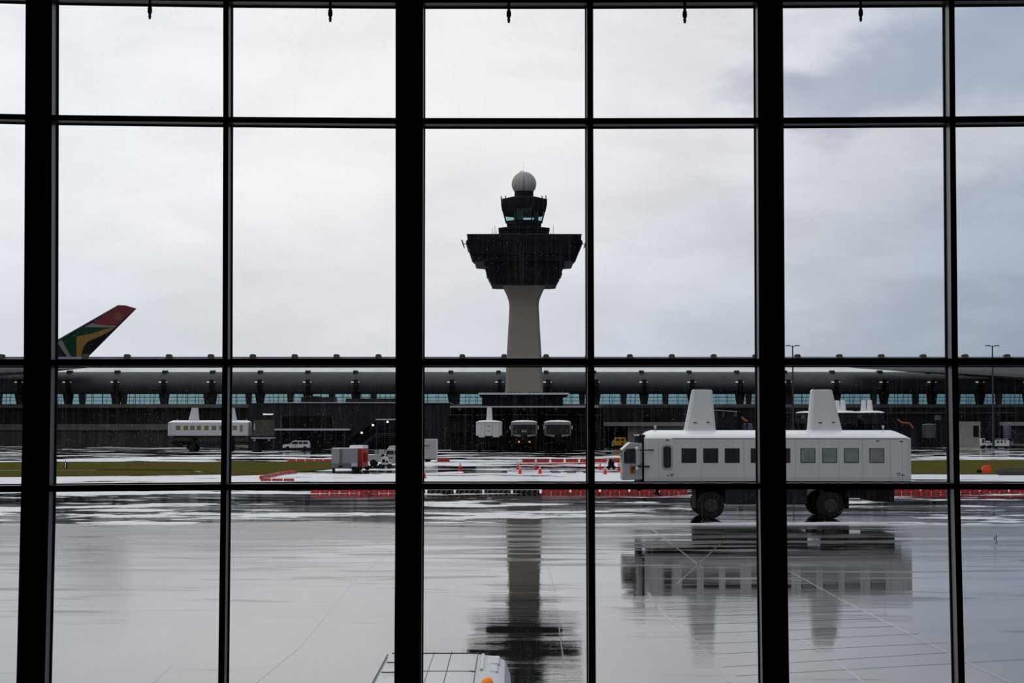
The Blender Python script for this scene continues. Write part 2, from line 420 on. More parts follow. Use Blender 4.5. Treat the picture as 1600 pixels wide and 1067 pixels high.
# how much of the far apron is rough, sky glint painted pale, against mirror puddle, by distance
bias = ramp(t, mrange(t, gy, 95, 445, 0, 1, False), [
    (0.0, 0.50), (0.05, 0.39), (0.13, 0.38), (0.165, 0.58), (0.20, 0.78), (0.29, 0.76), (0.31, 0.45), (0.44, 0.5), (0.52, 0.58), (0.60, 0.42), (0.75, 0.36), (1.0, 0.30)])
biasn = N(t, 'ShaderNodeSeparateColor'); t.links.new(bias, biasn.inputs[0])
mask = mth(t, 'ADD', mth(t, 'MULTIPLY', mth(t, 'SUBTRACT', n1, 0.5), 2.2), mth(t, 'MULTIPLY', mth(t, 'SUBTRACT', n2, 0.5), 1.2))
mask = mrange(t, mth(t, 'ADD', mask, biasn.outputs[0]), 0.48, 0.56)
rfar = mrange(t, mask, 0, 1, 0.035, 0.42, False)
stn = noise(t, vmap(t, o, (0.10, 0.50, 0), (9, 1, 0)), 1, 5, 0.62, 0.5)
dist = mrange(t, gy, 45, 98, -0.12, 0.10, False)
stm = mrange(t, mth(t, 'ADD', stn, dist), 0.50, 0.60)
leftw = mrange(t, gx, -13, -5, 0.10, 0.0)
rnear = mth(t, 'ADD', mth(t, 'MULTIPLY', stm, 0.22), mth(t, 'ADD', leftw, 0.015))
rmix = mth(t, 'ADD', mth(t, 'MULTIPLY', rfar, far), mth(t, 'MULTIPLY', rnear, mth(t, 'SUBTRACT', 1.0, far)))
t.links.new(rmix, b.inputs['Roughness'])
cfar = mixc(t, mask, srgb(14, 14, 15), srgb(214, 214, 216))  # pale colour stands in for sky sheen on the rough wet patches
cnear = mixc(t, n2, srgb(26, 23, 19), srgb(40, 38, 35))
t.links.new(mixc(t, far, cnear, cfar), b.inputs['Base Color'])
b.inputs['IOR'].default_value = 1.75
t.links.new(mrange(t, gx, -4, 14, 0.66, 0.14), b.inputs['Specular IOR Level'])
h1 = noise(t, vmap(t, o, (0.5, 1.6, 0)), 1.0, 6, 0.65, 0.4)
h2 = noise(t, vmap(t, o, (0.08, 0.22, 0), (2, 8, 0)), 1.0, 3, 0.5)
zone = mrange(t, h2, 0.38, 0.68, 0.1, 1.0)
bp = N(t, 'ShaderNodeBump'); bp.inputs['Strength'].default_value = 1.0; bp.inputs['Distance'].default_value = 0.0075
t.links.new(mth(t, 'MULTIPLY', h1, zone), bp.inputs['Height']); t.links.new(bp.outputs[0], b.inputs['Normal'])
gr = MB().box(-1500, 1500, 10.2, 3500, -0.5, 0).build('ground', gm); struct(gr, 'wet airport apron with puddles')
MB2 = MB().box(-1500, 1500, -60, 10.2, -0.5, 0).build('ground', gm); struct(MB2, 'wet airport apron with puddles')

def paintmat(name, c):
    m = bpy.data.materials.new(name); m.use_nodes = True; b = m.node_tree.nodes['Principled BSDF']
    b.inputs['Base Color'].default_value = c; b.inputs['Roughness'].default_value = 0.10; b.inputs['IOR'].default_value = 1.6; return m
PW = paintmat('wet_white_line', srgb(128, 127, 125)); PR = paintmat('wet_red_line', srgb(100, 58, 58)); PJ = paintmat('pavement_joint', srgb(50, 48, 46)); PB = paintmat('black_pavement_mark', g(0.004) + (1,))
def strip(name, pts, wdt, m, z=0.004):
    mb = MB()
    for (a, b_) in zip(pts, pts[1:]):
        p, q = Vector(G(*a)), Vector(G(*b_)); d = (q - p).normalized(); n = Vector((-d.y, d.x)) * wdt / 2
        mb.pxy([(p + n), (q + n), (q - n), (p - n)], 0.0, z)
    ob = mb.build(name, m); struct(ob, 'painted line on the wet apron'); return ob
strip('ground_marking', [(1012, 925), (1040, 962), (1097, 1012), (1140, 1067)], 0.10, PR)
strip('ground_marking', [(1018, 826), (1100, 888)], 0.07, PW)
strip('ground_marking', [(1130, 845), (1058, 912)], 0.07, PW)
strip('ground_marking', [(1233, 892), (1330, 945), (1420, 990)], 0.075, PW)
strip('ground_marking', [(1420, 990), (1505, 1032), (1580, 1067)], 0.12, PR)
strip('ground_marking', [(1236, 990), (1290, 1022), (1350, 1067)], 0.06, PW)
for a, b_ in [((1040, 942), (1300, 938)), ((1048, 952), (1330, 946)), ((1058, 964), (1350, 954)), ((1068, 976), (1375, 966)), ((1085, 990), (1400, 978)), ((1103, 1006), (1435, 990)), ((1112, 1022), (1480, 1004)), ((1130, 1042), (1486, 1019)), ((1150, 1056), (1600, 1030))]:
    strip('ground_joint', [a, b_], 0.035, PJ)
for a in ([(400, 1067), (470, 1010), (560, 900), (612, 862)], [(850, 866), (868, 925)], [(870, 955), (885, 1067)], [(240, 1067), (268, 1040)]):
    strip('ground_joint', a, 0.03, PJ)
for x0, x1 in ((858, 872), (882, 897), (908, 918), (721, 790)):
    p = [G(x0, 735.2), G(x1, 735.2), G(x1 + 4, 739), G(x0 + 4, 739)]
    struct(MB().pxy(p, 0, 0.004).build('ground_marking', PB), 'black block painted on the apron')

gm2 = bpy.data.materials.new('wet_grass'); gm2.use_nodes = True; t = gm2.node_tree; b = t.nodes['Principled BSDF']
o = N(t, 'ShaderNodeTexCoord').outputs['Object']
gn = noise(t, vmap(t, o, (0.04, 0.12, 0)), 1, 6, 0.65)
gn2 = noise(t, vmap(t, o, (0.8, 0.8, 0)), 1, 4, 0.7)
base = ramp(t, gn, [(0.36, srgb(96, 78, 44)), (0.53, srgb(88, 82, 40)), (0.68, srgb(74, 90, 36))])
vmx = mixc(t, mrange(t, gn2, 0.3, 0.7, 0, 0.5), base, srgb(46, 48, 22)); t.links.new(vmx, b.inputs['Base Color'])
b.inputs['Roughness'].default_value = 1.0; b.inputs['Specular IOR Level'].default_value = 0.0
def grass(poly, label):
    # a tufted strip: top surface as a grid of little humps
    pts = [G(*p) for p in poly]
    xs = [p[0] for p in pts]; ys = [p[1] for p in pts]
    mb = MB(); mb.pxy(pts, 0.0, 0.10)
    ob = mb.build('grass', gm2); tag(ob, label, 'grass', None, 'stuff')
    return ob
grass([(-350, 723.5), (362, 722.5), (520, 721), (520, 733), (440, 741), (362, 743.5), (300, 735), (90, 734), (-350, 735)], 'long green and brown grass strip in front of the left part of the terminal')
grass([(-350, 737), (90, 735.5), (290, 736.5), (345, 741.5), (250, 743), (90, 744.5), (-350, 749)], 'narrow brown and green grass strip nearer than the long left strip')
grass([(1395, 720.5), (1500, 719.5), (1900, 719), (1900, 742), (1500, 741.2), (1395, 740.5)], 'green and brown grass strip behind the rear of the big white lounge')
mb = MB()
p0 = [G(x, y) for x, y in ((1552, 737), (1575, 735), (1640, 735), (1640, 742.5), (1560, 742.5))]
mb.loft([[(x, y, 0.1) for x, y in p0], [(x * 1.0, y, 0.35) for x, y in [(a + (sum(q[0] for q in p0) / 5 - a) * 0.3, c + (sum(q[1] for q in p0) / 5 - c) * 0.3) for a, c in p0]]])
tag(mb.build('soil_heap', mat('dark_soil', srgb(38, 32, 26), 0.9, var=0.5)), 'low heap of dark soil at the right end of the right grass strip', 'soil', None, 'thing')

# ---------------------------------------------------------------- terminal
DT, DB = 450.0, 523.0
def zt(py): return Z(py, DT)
term = thing('terminal_building', 'long dark airport terminal with upswept eave, window band and pale roof across the horizon', 'building', (0, DT, 0))
x0, x1 = X(-260, DT), X(1860, DT)
MB(term).box(x0, x1, 449.5, 452, 0, zt(685)).box(x0, x1, 449.8, 452, zt(685), zt(672)).build('base_wall', TERMB, term)
MB(term).box(x0, x1, 449.3, 452, zt(672), zt(662.5)).build('concrete_band', TERML, term)
MB(term).box(x0, x1, 451.0, 452.5, zt(662.5), zt(637)).build('dark_wall', TERM, term)
MB(term).box(x0, x1, 449.6, 452.5, zt(637), zt(633.2)).box(x0, x1, 450.6, 452.5, zt(633.2), 10.15).build('ledge', TERML, term)
MB(term).box(x0, x1, 452.5, 523, 9.9, 10.15).build('floor_slab', TERM, term)
MB(term).box(x0, x1, 456, 522, 15.2, 15.5).build('hall_ceiling', TERM, term)
MB(term).box(x0, x1, 522, 524, 0, 10.9).build('back_wall', TERM, term)
prof = [(457.5, 18.35), (454.5, 18.25), (452.2, 17.8), (450.6, 17.0), (449.7, 16.0), (449.4, 15.0), (449.7, 14.2), (450.5, 13.4), (451.6, 12.72), (455, 12.72), (457.5, 15.0)]
MB(term).pyz(prof, x0, x1).build('curved_eave', EAVE, term, smooth=True)
# sagging roof between the near eave and the tall far one
rings = []
for yy, zz in ((456.5, 18.25), (462, 18.1), (475, 18.0), (490, 18.6), (505, 19.8), (523, 21.8)):
    rings.append([(x0, yy, zz), (x1, yy, zz), (x1, yy, zz - 0.4), (x0, yy, zz - 0.4)])
MB(term).loft(rings).build('roof', TROOF, term, smooth=True)
mb = MB(term).box(x0, x1, 523, 525, 13.9, Z(557.5, 524))
mb.build('parapet', PARA, term)
mb = MB(term)
px = -250.0
while px < 1850:
    wq = X(px + 6, 522.5) - X(px, 522.5)
    mb.box(X(px, 522.5), X(px, 522.5) + wq, 522.3, 523, Z(575.2, 522.5), Z(570, 522.5)); px += 11.5
mb.build('dentil', PARA, term)['kind'] = 'stuff'
# front and back piers, with glazed bays in between
per = 75.15
def bays(D, first, period, zlo, zhi, wb, wt, matp, depth, name_p, off, lim=(-255, 1855), grid=True):
    k = math.floor((lim[0] - first) / period); px = first + k * period; objs = []
    pr = wn_ = None
    while px < lim[1]:
        cx = X(px, D)
        if pr is None:
            root_off = cx
            s = MB()
            s.loft([[(-wb, 0, zlo), (wb, 0, zlo), (wb, depth, zlo), (-wb, depth, zlo)], [(-wt, -0.4, zhi), (wt, -0.4, zhi), (wt, depth, zhi), (-wt, depth, zhi)]])
            pr = s.build(name_p, matp, term); pr.location = (cx, D - DT, 0)
            step = X(px + period, D) - cx; half = step / 2
            a, b_ = -half + wb + 0.02, half - wb - 0.02
            f = MB()
            n = 4
            for q in range(n + 1):
                xx = a + (b_ - a) * q / n
                f.box(xx - 0.06, xx + 0.06, 0.4, 0.5, zlo, zhi)
            for q in range(4):
                zz = zlo + (zhi - zlo) * q / 3
                f.box(a, b_, 0.4, 0.5, zz - 0.05, zz + 0.05)
            for q in ((1, 3) if D < 500 else ()):
                xx = a + (b_ - a) * (q + 0.35) / n
                f.loft([[(xx - 0.04, 0.4, zlo), (xx + 0.04, 0.4, zlo), (xx + 0.04, 0.5, zlo), (xx - 0.04, 0.5, zlo)], [(xx + 0.4, 0.4, zhi), (xx + 0.48, 0.4, zhi), (xx + 0.48, 0.5, zhi), (xx + 0.4, 0.5, zhi)]])
            wn_ = f.build('window', TERM, term); wn_.location = (cx + half, D - DT, 0)
            pn = MB().box(a, b_, 0.42, 0.46, zlo, zhi).build('pane', TPANE, wn_)
        else:
            c = pr.copy(); COL.objects.link(c); c.location = (cx, D - DT, 0)
            c2 = wn_.copy(); COL.objects.link(c2); c2.location = (cx + half, D - DT, 0)
            c3 = pn.copy(); COL.objects.link(c3); c3.parent = c2
        px += period
bays(451.6, 405.5, 75.15, 10.15, 12.75, 0.75, 1.15, TERM, 2.0, 'pier', 0)
bays(522.5, 388.0, 65.2, 10.9, 13.95, 0.7, 0.9, TERM, 1.5, 'pier', 0)
# outer buttress ribs running up over the eave, cap blocks and paired soffit lamps
k0 = None
px = 405.5 - 9 * 75.15
while px < 1850:
    cx = X(px, 449.3)
    if k0 is None:
        rib = MB().pyz([(449.0 - DT, 16.2), (448.9 - DT, 14.6), (449.6 - DT, 13.4), (451 - DT, 12.6), (451.2 - DT, 10.0), (452 - DT, 10.0), (452 - DT, 13), (450.2 - DT, 14.6)], -0.55, 0.55).build('rib', TERM, term); rib.location = (cx, 0, 0)
        cap = MB().pyz([(452.0 - DT, 17.75), (452.0 - DT, 18.45), (453 - DT, 18.6), (454.5 - DT, 18.6), (454.5 - DT, 18.0)], -0.55, 0.55).build('eave_cap', TERMB, term); cap.location = (cx - 0.4, 0, 0)
        lm = MB().box(-0.32, 0.32, -1.0, -0.6, Z(597.5, 449) , Z(596.5, 449)).build('soffit_lamp', mat('soffit_lamp_white', g(0.8), 0.5, emit=0.7), term); lm.location = (cx - 0.85, 0, 0)
        l2 = MB().box(-0.2, 0.2, -1.0, -0.6, Z(597.5, 449) , Z(596.6, 449)).build('soffit_lamp', mat('soffit_lamp_dim', g(0.6), 0.5, emit=0.3), term); l2.location = (cx + 0.75, 0, 0)
        k0 = 1
    else:
        for src, dx in ((rib, 0), (cap, -0.4), (lm, -0.85), (l2, 0.75)):
            c = src.copy(); COL.objects.link(c); c.location = (cx + dx, 0, 0)
    px += 75.15
px = 394.2 - 9 * 65.6; kn = None
while px < 1850:
    cx = X(px, 523)
    if kn is None:
        kn = MB().loft([[(-0.8, y, Z(562, 523)), (0.8, y, Z(562, 523)), (0.8, y, Z(555, 523)), (0.45, y, Z(553.3, 523)), (-0.45, y, Z(553.3, 523)), (-0.8, y, Z(555, 523))] for y in (522.4 - DT, 524.6 - DT)]).build('roof_cap', TERMB, term); kn.location = (cx, 0, 0)
    else:
        c = kn.copy(); COL.objects.link(c); c.location = (cx, 0, 0)
    px += 65.6
# swept roof edges at both ends of the frame
for nm, pts in (('swept_roof_edge', ((1340, 573.5, 574, 575), (1400, 573.6, 576.5, 579.5), (1500, 573.8, 578.5, 586.5), (1600, 574.2, 584, 594), (1720, 576, 592, 606))),
                ('swept_roof_edge', ((-150, 574, 584, 600), (0, 573.5, 576, 587), (36, 573.5, 575.5, 584.3), (90, 573.5, 574.5, 579), (125, 573.5, 574, 575)))):
    rings = []
    for px, ya, yb, yc in pts:
        x = X(px, 440)
        rings.append([(x, 440, Z(yc, 440)), (x, 439.4, Z((yb + yc) / 2 + 1, 439.4)), (x, 440, Z(yb + 1, 440)), (x, 441.5, Z(yb, 441.5) + 0.25), (x, 445, Z(ya, 445) + 0.3), (x, 450.2, Z(ya - 3, 450.2)), (x, 450.2, Z(yc - 1, 450.2))])
    MB(term).loft(rings).build(nm, EAVE, term, smooth=True)

# ---------------------------------------------------------------- control tower
DW = 380.0; TX = X(818.8, DW)
tw = thing('control_tower', 'concrete airport control tower with wide dark platforms and a round radome on top', 'tower', (TX, DW, 0))
def sq(hw, z, ch=0.0, hd=None, cy=DW):
    hd = hw if hd is None else hd
    if ch <= 0: ch = 0.01
    return [(TX - hw + ch, cy - hd, z), (TX + hw - ch, cy - hd, z), (TX + hw, cy - hd + ch, z), (TX + hw, cy + hd - ch, z),
            (TX + hw - ch, cy + hd, z), (TX - hw + ch, cy + hd, z), (TX - hw, cy + hd - ch, z), (TX - hw, cy - hd + ch, z)]
def hw(pxw, py): return pxw / F * DW / (CP - (533.5 - py) / F * SP) * (DW - 3) / DW
def zz(py): return Z(py, DW - 3)
rows = [(613.3, 29.6), (600, 28.8), (575, 28), (545, 26.6), (510, 24.6), (478, 23), (470, 23.6), (462, 26), (454, 29.3), (446, 33.2), (436, 34.5)]
MB(tw).loft([sq(hw(h, y), zz(y), 0.55) for y, h in rows]).build('shaft', TWR, tw, smooth=False)
MB(tw).loft([sq(hw(h, y), zz(y), 1.2) for y, h in ((446.5, 50.5), (444, 51), (436, 55), (435, 56))]).build('lower_platform', TWRD, tw)
MB(tw).loft([sq(hw(h, y), zz(y), 1.2) for y, h in ((435, 56), (414, 62.5), (412.5, 62.5))]).build('sloped_storey', TWRD, tw)
MB(tw).loft([sq(hw(h, y), zz(y), 1.6) for y, h in ((412.5, 75.5), (411, 77), (402, 79), (401.5, 83))]).build('platform', TWRD, tw)
MB(tw).loft([sq(hw(h, y), zz(y), 1.8) for y, h in ((401.5, 83), (381, 89.5), (380.5, 87.5), (373.5, 87.5), (373, 87.5))]).build('main_storey', TWRD, tw)
MB(tw).loft([sq(hw(h, y), zz(y), 0.4) for y, h in ((373.2, 88), (372.2, 88))]).build('roof_edge', mat('dark_roof_edge', g(0.05), 0.5), tw)
MB(tw).loft([sq(hw(h, y), zz(y), 1.5) for y, h in ((372.2, 38.5), (360.5, 38.5), (360, 40), (356.5, 40))]).build('equipment_storey', TWRD, tw)
MB(tw).loft([sq(hw(h, y), zz(y), 2.0) for y, h in ((356.5, 26.5), (350.5, 26.5), (350, 27.2), (345.5, 27.2))]).build('cab_base', TWRD, tw)
# railings round the platforms, black bands painting in horizontal shadow lines
for y, h in ((385, 88.8), (404, 80), (430, 58)):
    MB(tw).loft([sq(hw(h, y) + 0.12, zz(y), 1.8), sq(hw(h, y) + 0.12, zz(y) + 0.25, 1.8)]).build('shadow_rail', BLACK, tw)
# glazed cab: eight leaning panes between posts
def octo(r, z): return [(TX + r * math.cos(math.pi / 8 + k * math.pi / 4), DW + r * math.sin(math.pi / 8 + k * math.pi / 4), z) for k in range(8)]
k8 = 1 / math.cos(math.pi / 8)
ra, rb = hw(28, 345) * k8, hw(35, 326) * k8
za, zb_ = zz(345.5), zz(318)
A, B = octo(ra, za), octo(rb, zb_)
MB(tw).loft([octo(ra, za - 0.01), octo(ra + (rb - ra) * 0.12, za + (zb_ - za) * 0.06)]).build('cab_sill', TWRD, tw)
for k in range(8):
    a0, a1, b0, b1 = [Vector(q) for q in (A[k], A[(k + 1) % 8], B[k], B[(k + 1) % 8])]
    cen = Vector((TX, DW, 0)); 
    MB(tw).tube([a0, b0], 0.14, 6).build('cab_post', TWRD, tw)
    inn = [(q - Vector((TX, DW, q.z))) * 0.97 + Vector((TX, DW, q.z)) for q in (a0, a1, b1, b0)]
    MB(tw).add([a0, a1, b1, b0] + inn, [(0, 1, 2, 3), (4, 5, 6, 7), (0, 1, 5, 4), (1, 2, 6, 5), (2, 3, 7, 6), (3, 0, 4, 7)]).build('cab_window', CPANE, tw)
    # roller blind behind the upper part of the pane
    if k in (4, 5, 6): continue
    fr = 0.40
    lo0, lo1 = a0.lerp(b0, fr), a1.lerp(b1, fr)
    q4 = [(q - Vector((TX, DW, q.z))) * 0.955 + Vector((TX, DW, q.z)) for q in (lo0, lo1, b1, b0)]
    q5 = [(q - Vector((TX, DW, q.z))) * 0.94 + Vector((TX, DW, q.z)) for q in (lo0, lo1, b1, b0)]
    MB(tw).add(q4 + q5, [(0, 1, 2, 3), (4, 5, 6, 7), (0, 1, 5, 4), (1, 2, 6, 5), (2, 3, 7, 6), (3, 0, 4, 7)]).build('blind', TWRD, tw)
MB(tw).box(TX - 3.2, TX + 3.2, DW - 1, DW + 1, za, za + 0.35).build('control_desk', TWRD, tw)
MB(tw).box(TX - 2.1, TX - 0.15, DW - 3.0, DW - 2.9, za, zb_).box(TX + 2.0, TX + 3.0, DW - 2.4, DW - 2.3, za, zb_).build('screen', TEAL, tw)
MB(tw).loft([octo(hw(34.5, 318) * k8, zz(326)), octo(hw(36, 318) * k8, zz(318)), octo(hw(36.2, 313) * k8, zz(311)), octo(hw(36.2, 313) * k8, zz(309.5))]).build('cab_roof_fascia', TWRD, tw)
MB(tw).loft([octo(hw(33.5, 309) * k8, zz(309.6)), octo(hw(15.5, 304) * k8, zz(304.3))]).build('cab_roof', TWRD, tw)
MB(tw).lathe([(hw(15, 300), zz(304.6)), (hw(15, 300), zz(296.5))], (TX, DW, 0), n=32).build('radome_drum', TWRD, tw)
R = hw(19.2, 285); zc = zz(284.6); rp = []
for k in range(25):
    a = -math.acos(0.72) - 0 + 0
    th = math.radians(-52) + (math.radians(90) - math.radians(-52)) * k / 24
    rp.append((max(R * math.cos(th), 0.01), zc + R * math.sin(th)))
MB(tw).lathe(rp, (TX, DW, 0), n=48).build('radome', RAD, tw, smooth=True)
mb = MB(tw)
for k in range(16):
    a = math.pi * 2 * k / 16
    mb.tube([(TX + (R + .01) * math.cos(t_) * math.cos(a), DW + (R + .01) * math.cos(t_) * math.sin(a), zc + (R + .01) * math.sin(t_)) for t_ in [math.radians(-50 + 14 * q) for q in range(11)]], 0.025, 4)
mb.build('radome_seam', mat('radome_seam_grey', srgb(120, 122, 126), 0.6), tw)
MB(tw).tube([(TX - 0.9, DW - 0.5, zc + R * 0.9), (TX - 0.6, DW - .5, zc + R + 0.12), (TX - 0.2, DW - 0.4, zc + R + 0.18)], 0.06, 6).build('lightning_clamp', BLACK, tw)
MB(tw).tube([(TX - 0.1, DW - R - 0.1, zz(298)), (TX - 0.1, DW - R - 0.1, Z(252, DW - 3))], [0.04, 0.02], 6).tube([(TX - 0.1, DW - R - 0.12, zz(300)), (TX - 0.1, DW - 2.0, zz(300))], 0.04, 6).build('lightning_mast', BLACK, tw)
for sg in (-1, 1):
    for j, (px_, yb, yt) in enumerate(((45.5, 373, 353), (49, 373, 357), (43, 372, 361)) if sg < 0 else ((45.5, 373, 352), (41.5, 372, 362), (43.5, 372, 366))):
        xx = TX + sg * hw(px_, 365)
        MB(tw).tube([(xx, DW - 4, zz(yb)), (xx, DW - 4, zz(yt))], [0.07, 0.03], 6).build('antenna', BLACK, tw)
    xo = TX + sg * hw(89.5, 385)
    MB(tw).loft([[(xo + sg * 0.25, DW - 11, zz(391.5)), (xo + sg * 0.45, DW - 11, zz(391.5)), (xo + sg * 0.45, DW - 8, zz(391.5)), (xo + sg * 0.25, DW - 8, zz(391.5))],
                 [(xo + sg * 0.65, DW - 11, zz(381)), (xo + sg * 0.95, DW - 11, zz(381)), (xo + sg * 0.95, DW - 8, zz(381)), (xo + sg * 0.65, DW - 8, zz(381))]]).build('panel_antenna', BLACK, tw)
    MB(tw).tube([(xo - sg * 0.4, DW - 9.5, zz(386)), (xo + sg * 0.6, DW - 9.5, zz(386))], 0.08, 6).build('bracket', BLACK, tw)
# aerials and floodlights along the tower roofs
for px_, y_ in ((783, 309), (790, 308.5), (847, 308.5), (853, 308)):
    x_, z_ = P(px_, y_, DW - 3)
    MB(tw).tube([(x_, DW - 3, z_ - 0.2), (x_, DW - 3, z_ + 0.35)], 0.12, 6).build('roof_lamp', BLACK, tw)

# ---------------------------------------------------------------- low building at the tower's foot
DC = 365.0
cb = thing('docking_building', 'low black docking building at the foot of the control tower with pale roof edge', 'building', (X(820, DC), DC, 0))
c0, c1 = X(703.5, DC), X(945, DC)
MB(cb).box(c0, c1, DC + 4, DC + 26, 0, Z(637, DC)).build('wall', DREC, cb)
MB(cb).box(X(703, DC), X(935, DC), DC, DC + 8, Z(636.4, DC), Z(634.6, DC)).build('roof_edge', LEDGE, cb)
MB(cb).box(X(753, DC + 3), X(880, DC + 3), DC + 3, DC + 26, Z(634.6, DC + 3), Z(617, DC + 3)).build('penthouse', TWRD, cb)
MB(cb).box(X(747.5, DC + 1), X(889.5, DC + 1), DC + 1, DC + 28, Z(616.4, DC + 1), Z(613.6, DC + 1)).build('penthouse_roof', LEDGE, cb)
MB(cb).box(X(749, DC + 1), X(888, DC + 1), DC + 1.5, DC + 28, Z(618.5, DC + 1), Z(616.4, DC + 1)).build('roof_soffit', TWRD, cb)
mb = MB(cb)
for px_ in (785, 792, 797, 803, 810, 826, 832, 838, 846):
    mb.box(X(px_, DC + 2), X(px_ + 4, DC + 2), DC + 2, DC + 3, Z(613.6, DC + 2), Z(612, DC + 2))
mb.build('rooftop_bollard', BLACK, cb)
for a, b_ in ((700, 737), (744, 786), (800, 836), (850, 887), (902, 940)):
    MB(cb).box(X(a, DC + 2), X(b_, DC + 2), DC + 1.5, DC + 4, Z(648.8, DC + 2), Z(647.6, DC + 2)).build('dock_canopy', mat('dull_grey_edge', srgb(70, 72, 75), 0.5), cb)
    MB(cb).box(X(a + 2, DC + 3), X(b_ - 2, DC + 3), DC + 3.5, DC + 4, Z(676, DC + 3), Z(650, DC + 3)).build('dock_door', mat('dock_door_dark', srgb(20, 22, 26), 0.5), cb)
for px_ in (718, 819, 869, 925):
    MB(cb).lathe([(0.01, -0.35), (0.3, -0.2), (0.38, 0), (0.3, 0.2), (0.01, 0.35)], (X(px_, DC + 1.5), DC + 1.5, Z(639, DC)), n=12).build('dome_lamp', mat('dome_lamp_grey', srgb(110, 112, 116), 0.4), cb, smooth=True)

# ---------------------------------------------------------------- dark building left of it, with canopy and stairs
DM = 385.0
mbd = thing('concourse_block', 'dark windowless concourse block behind the white estate car with a thin pale canopy', 'building', (X(540, DM), DM, 0))
m0, m1 = X(388, DM), X(702, DM)
MB(mbd).box(m0, m1, DM, DM + 24, 0, Z(629.6, DM)).build('wall', DWALL, mbd)
MB(mbd).box(X(430, DM), m1, DM - 0.4, DM + 24, Z(629.6, DM), Z(628.6, DM)).build('roof_edge', LEDGE, mbd)
MB(mbd).box(X(470, DM + 6), X(521, DM + 6), DM + 6, DM + 14, Z(628.6, DM + 6), Z(620.5, DM + 6)).box(X(475, DM + 6), X(497, DM + 6), DM + 5.5, DM + 14, Z(620.5, DM + 6), Z(619, DM + 6)).box(X(540, DM + 8), X(640, DM + 8), DM + 8, DM + 14, Z(628.6, DM + 8), Z(622.5, DM + 8)).build('rooftop_plant', DWALL, mbd)
MB(mbd).box(X(440, DM), X(520, DM), DM - 0.15, DM, Z(669, DM), Z(650, DM)).build('dark_panel', DREC, mbd)
MB(mbd).box(X(439, DM), X(440.3, DM), DM - 0.3, DM - 0.16, Z(669, DM), Z(649.5, DM)).box(X(519.5, DM), X(520.8, DM), DM - 0.3, DM - 0.16, Z(669, DM), Z(649.5, DM)).build('panel_frame', mat('frame_grey', srgb(66, 68, 72), 0.6), mbd)
MB(mbd).box(X(428, 381), X(546.5, 381), 380, DM - 0.01, Z(672.4, 381), Z(669.8, 381)).build('canopy', LEDGE, mbd)
for px_ in (462, 496, 516, 538):
    MB(mbd).box(X(px_, 381), X(px_ + 0.9, 381), 380.6, 380.8, 0, Z(672.4, 381)).build('canopy_post', mat('post_grey', srgb(48, 48, 50), 0.6), mbd)
st = thing('outdoor_staircase', 'dark covered outdoor staircase with three lamps rising to the right beside the concourse block', 'staircase', (X(590, 380), 380, 0))
sxa, sxb, sxc = X(546, 380), X(587, 380), X(640, 380)
MB(st).loft([[(sxa, y, Z(700, 380)), (sxa, y, Z(684, 380)), (sxb, y, Z(657, 380)), (sxb, y, Z(676, 380))] for y in (381, 383.5)]).build('enclosure_wall', DREC, st)
MB(st).loft([[(sxa, y, Z(685, 380)), (sxa, y, Z(683.5, 380)), (sxb, y, Z(655.6, 380)), (sxb, y, Z(657.4, 380))] for y in (380, 383.6)]).build('sloped_roof', mat('stair_roof', srgb(40, 42, 45), 0.5), st)
MB(st).box(sxb, sxc, 380, 383.6, Z(656.2, 380), Z(654.4, 380)).build('landing_roof', LEDGE, st)
MB(st).box(sxb, sxc, 380.5, 383.6, Z(681, 380), Z(679.5, 380)).build('landing', mat('stair_grey', srgb(54, 55, 58), 0.6), st)
mb = MB(st); mb.tube([(X(565, 380), 380.2, Z(695, 380)), (sxb, 380.2, Z(677.5, 380)), (sxc, 380.2, Z(677.5, 380))], 0.08, 6)
for k in range(12):
    xx = sxb + (sxc - sxb) * k / 11; mb.box(xx - 0.04, xx + 0.04, 380.15, 380.25, Z(681, 380), Z(677.5, 380))
mb.build('railing', mat('stair_rail', srgb(70, 71, 75), 0.5), st)
for xx in (sxb + 0.2, sxc - 0.2): MB(st).box(xx - 0.1, xx + 0.1, 380.3, 380.5, 0, Z(656, 380)).build('post', mat('stair_grey'), st)
ns = 14; mb = MB(st)
for k in range(ns):
    f = k / ns; xx = X(552, 380) + (sxb - X(552, 380)) * f
    mb.box(xx, xx + (sxb - X(552, 380)) / ns, 380.6, 380.98, 0.0 if k == 0 else Z(681, 380) * f - 0.1, Z(681, 380) * (f + 1 / ns))
mb.build('steps', mat('stair_grey'), st)
for px_, py_ in ((565.2, 676), (582.7, 664), (605.5, 659)):
    x_, z_ = P(px_, py_, 380.8)
    MB(st).lathe([(0.01, -0.2), (0.17, -0.12), (0.2, 0), (0.12, 0.14), (0.01, 0.18)], (x_, 380.8, z_), n=10).build('lamp', mat('stair_lamp', g(1), 0.5, emit=4.0), st)
# louvred bright sign-like lamp on the wall
lx, lz = P(418, 647.3, DM - 0.4)
lv = thing('louvred_wall_light', 'small bright slanted louvred light high on the wall left of the concourse canopy', 'light', (lx, DM - 0.4, lz))
for k in range(6):
    MB().loft([[(-1.0 + k * 0.36, -0.2, -0.12), (-0.72 + k * 0.36, -0.2, -0.12), (-0.72 + k * 0.36, 0.35, -0.12), (-1.0 + k * 0.36, 0.35, -0.12)],
                 [(-0.82 + k * 0.36, -0.2, 0.12 + (0.1 if k == 0 else 0)), (-0.56 + k * 0.36, -0.2, 0.12), (-0.56 + k * 0.36, 0.35, 0.12), (-0.82 + k * 0.36, 0.35, 0.12 + (0.1 if k == 0 else 0))]]).build('louvre', mat('louvre_light', g(0.9), 0.4, emit=0.5), lv)
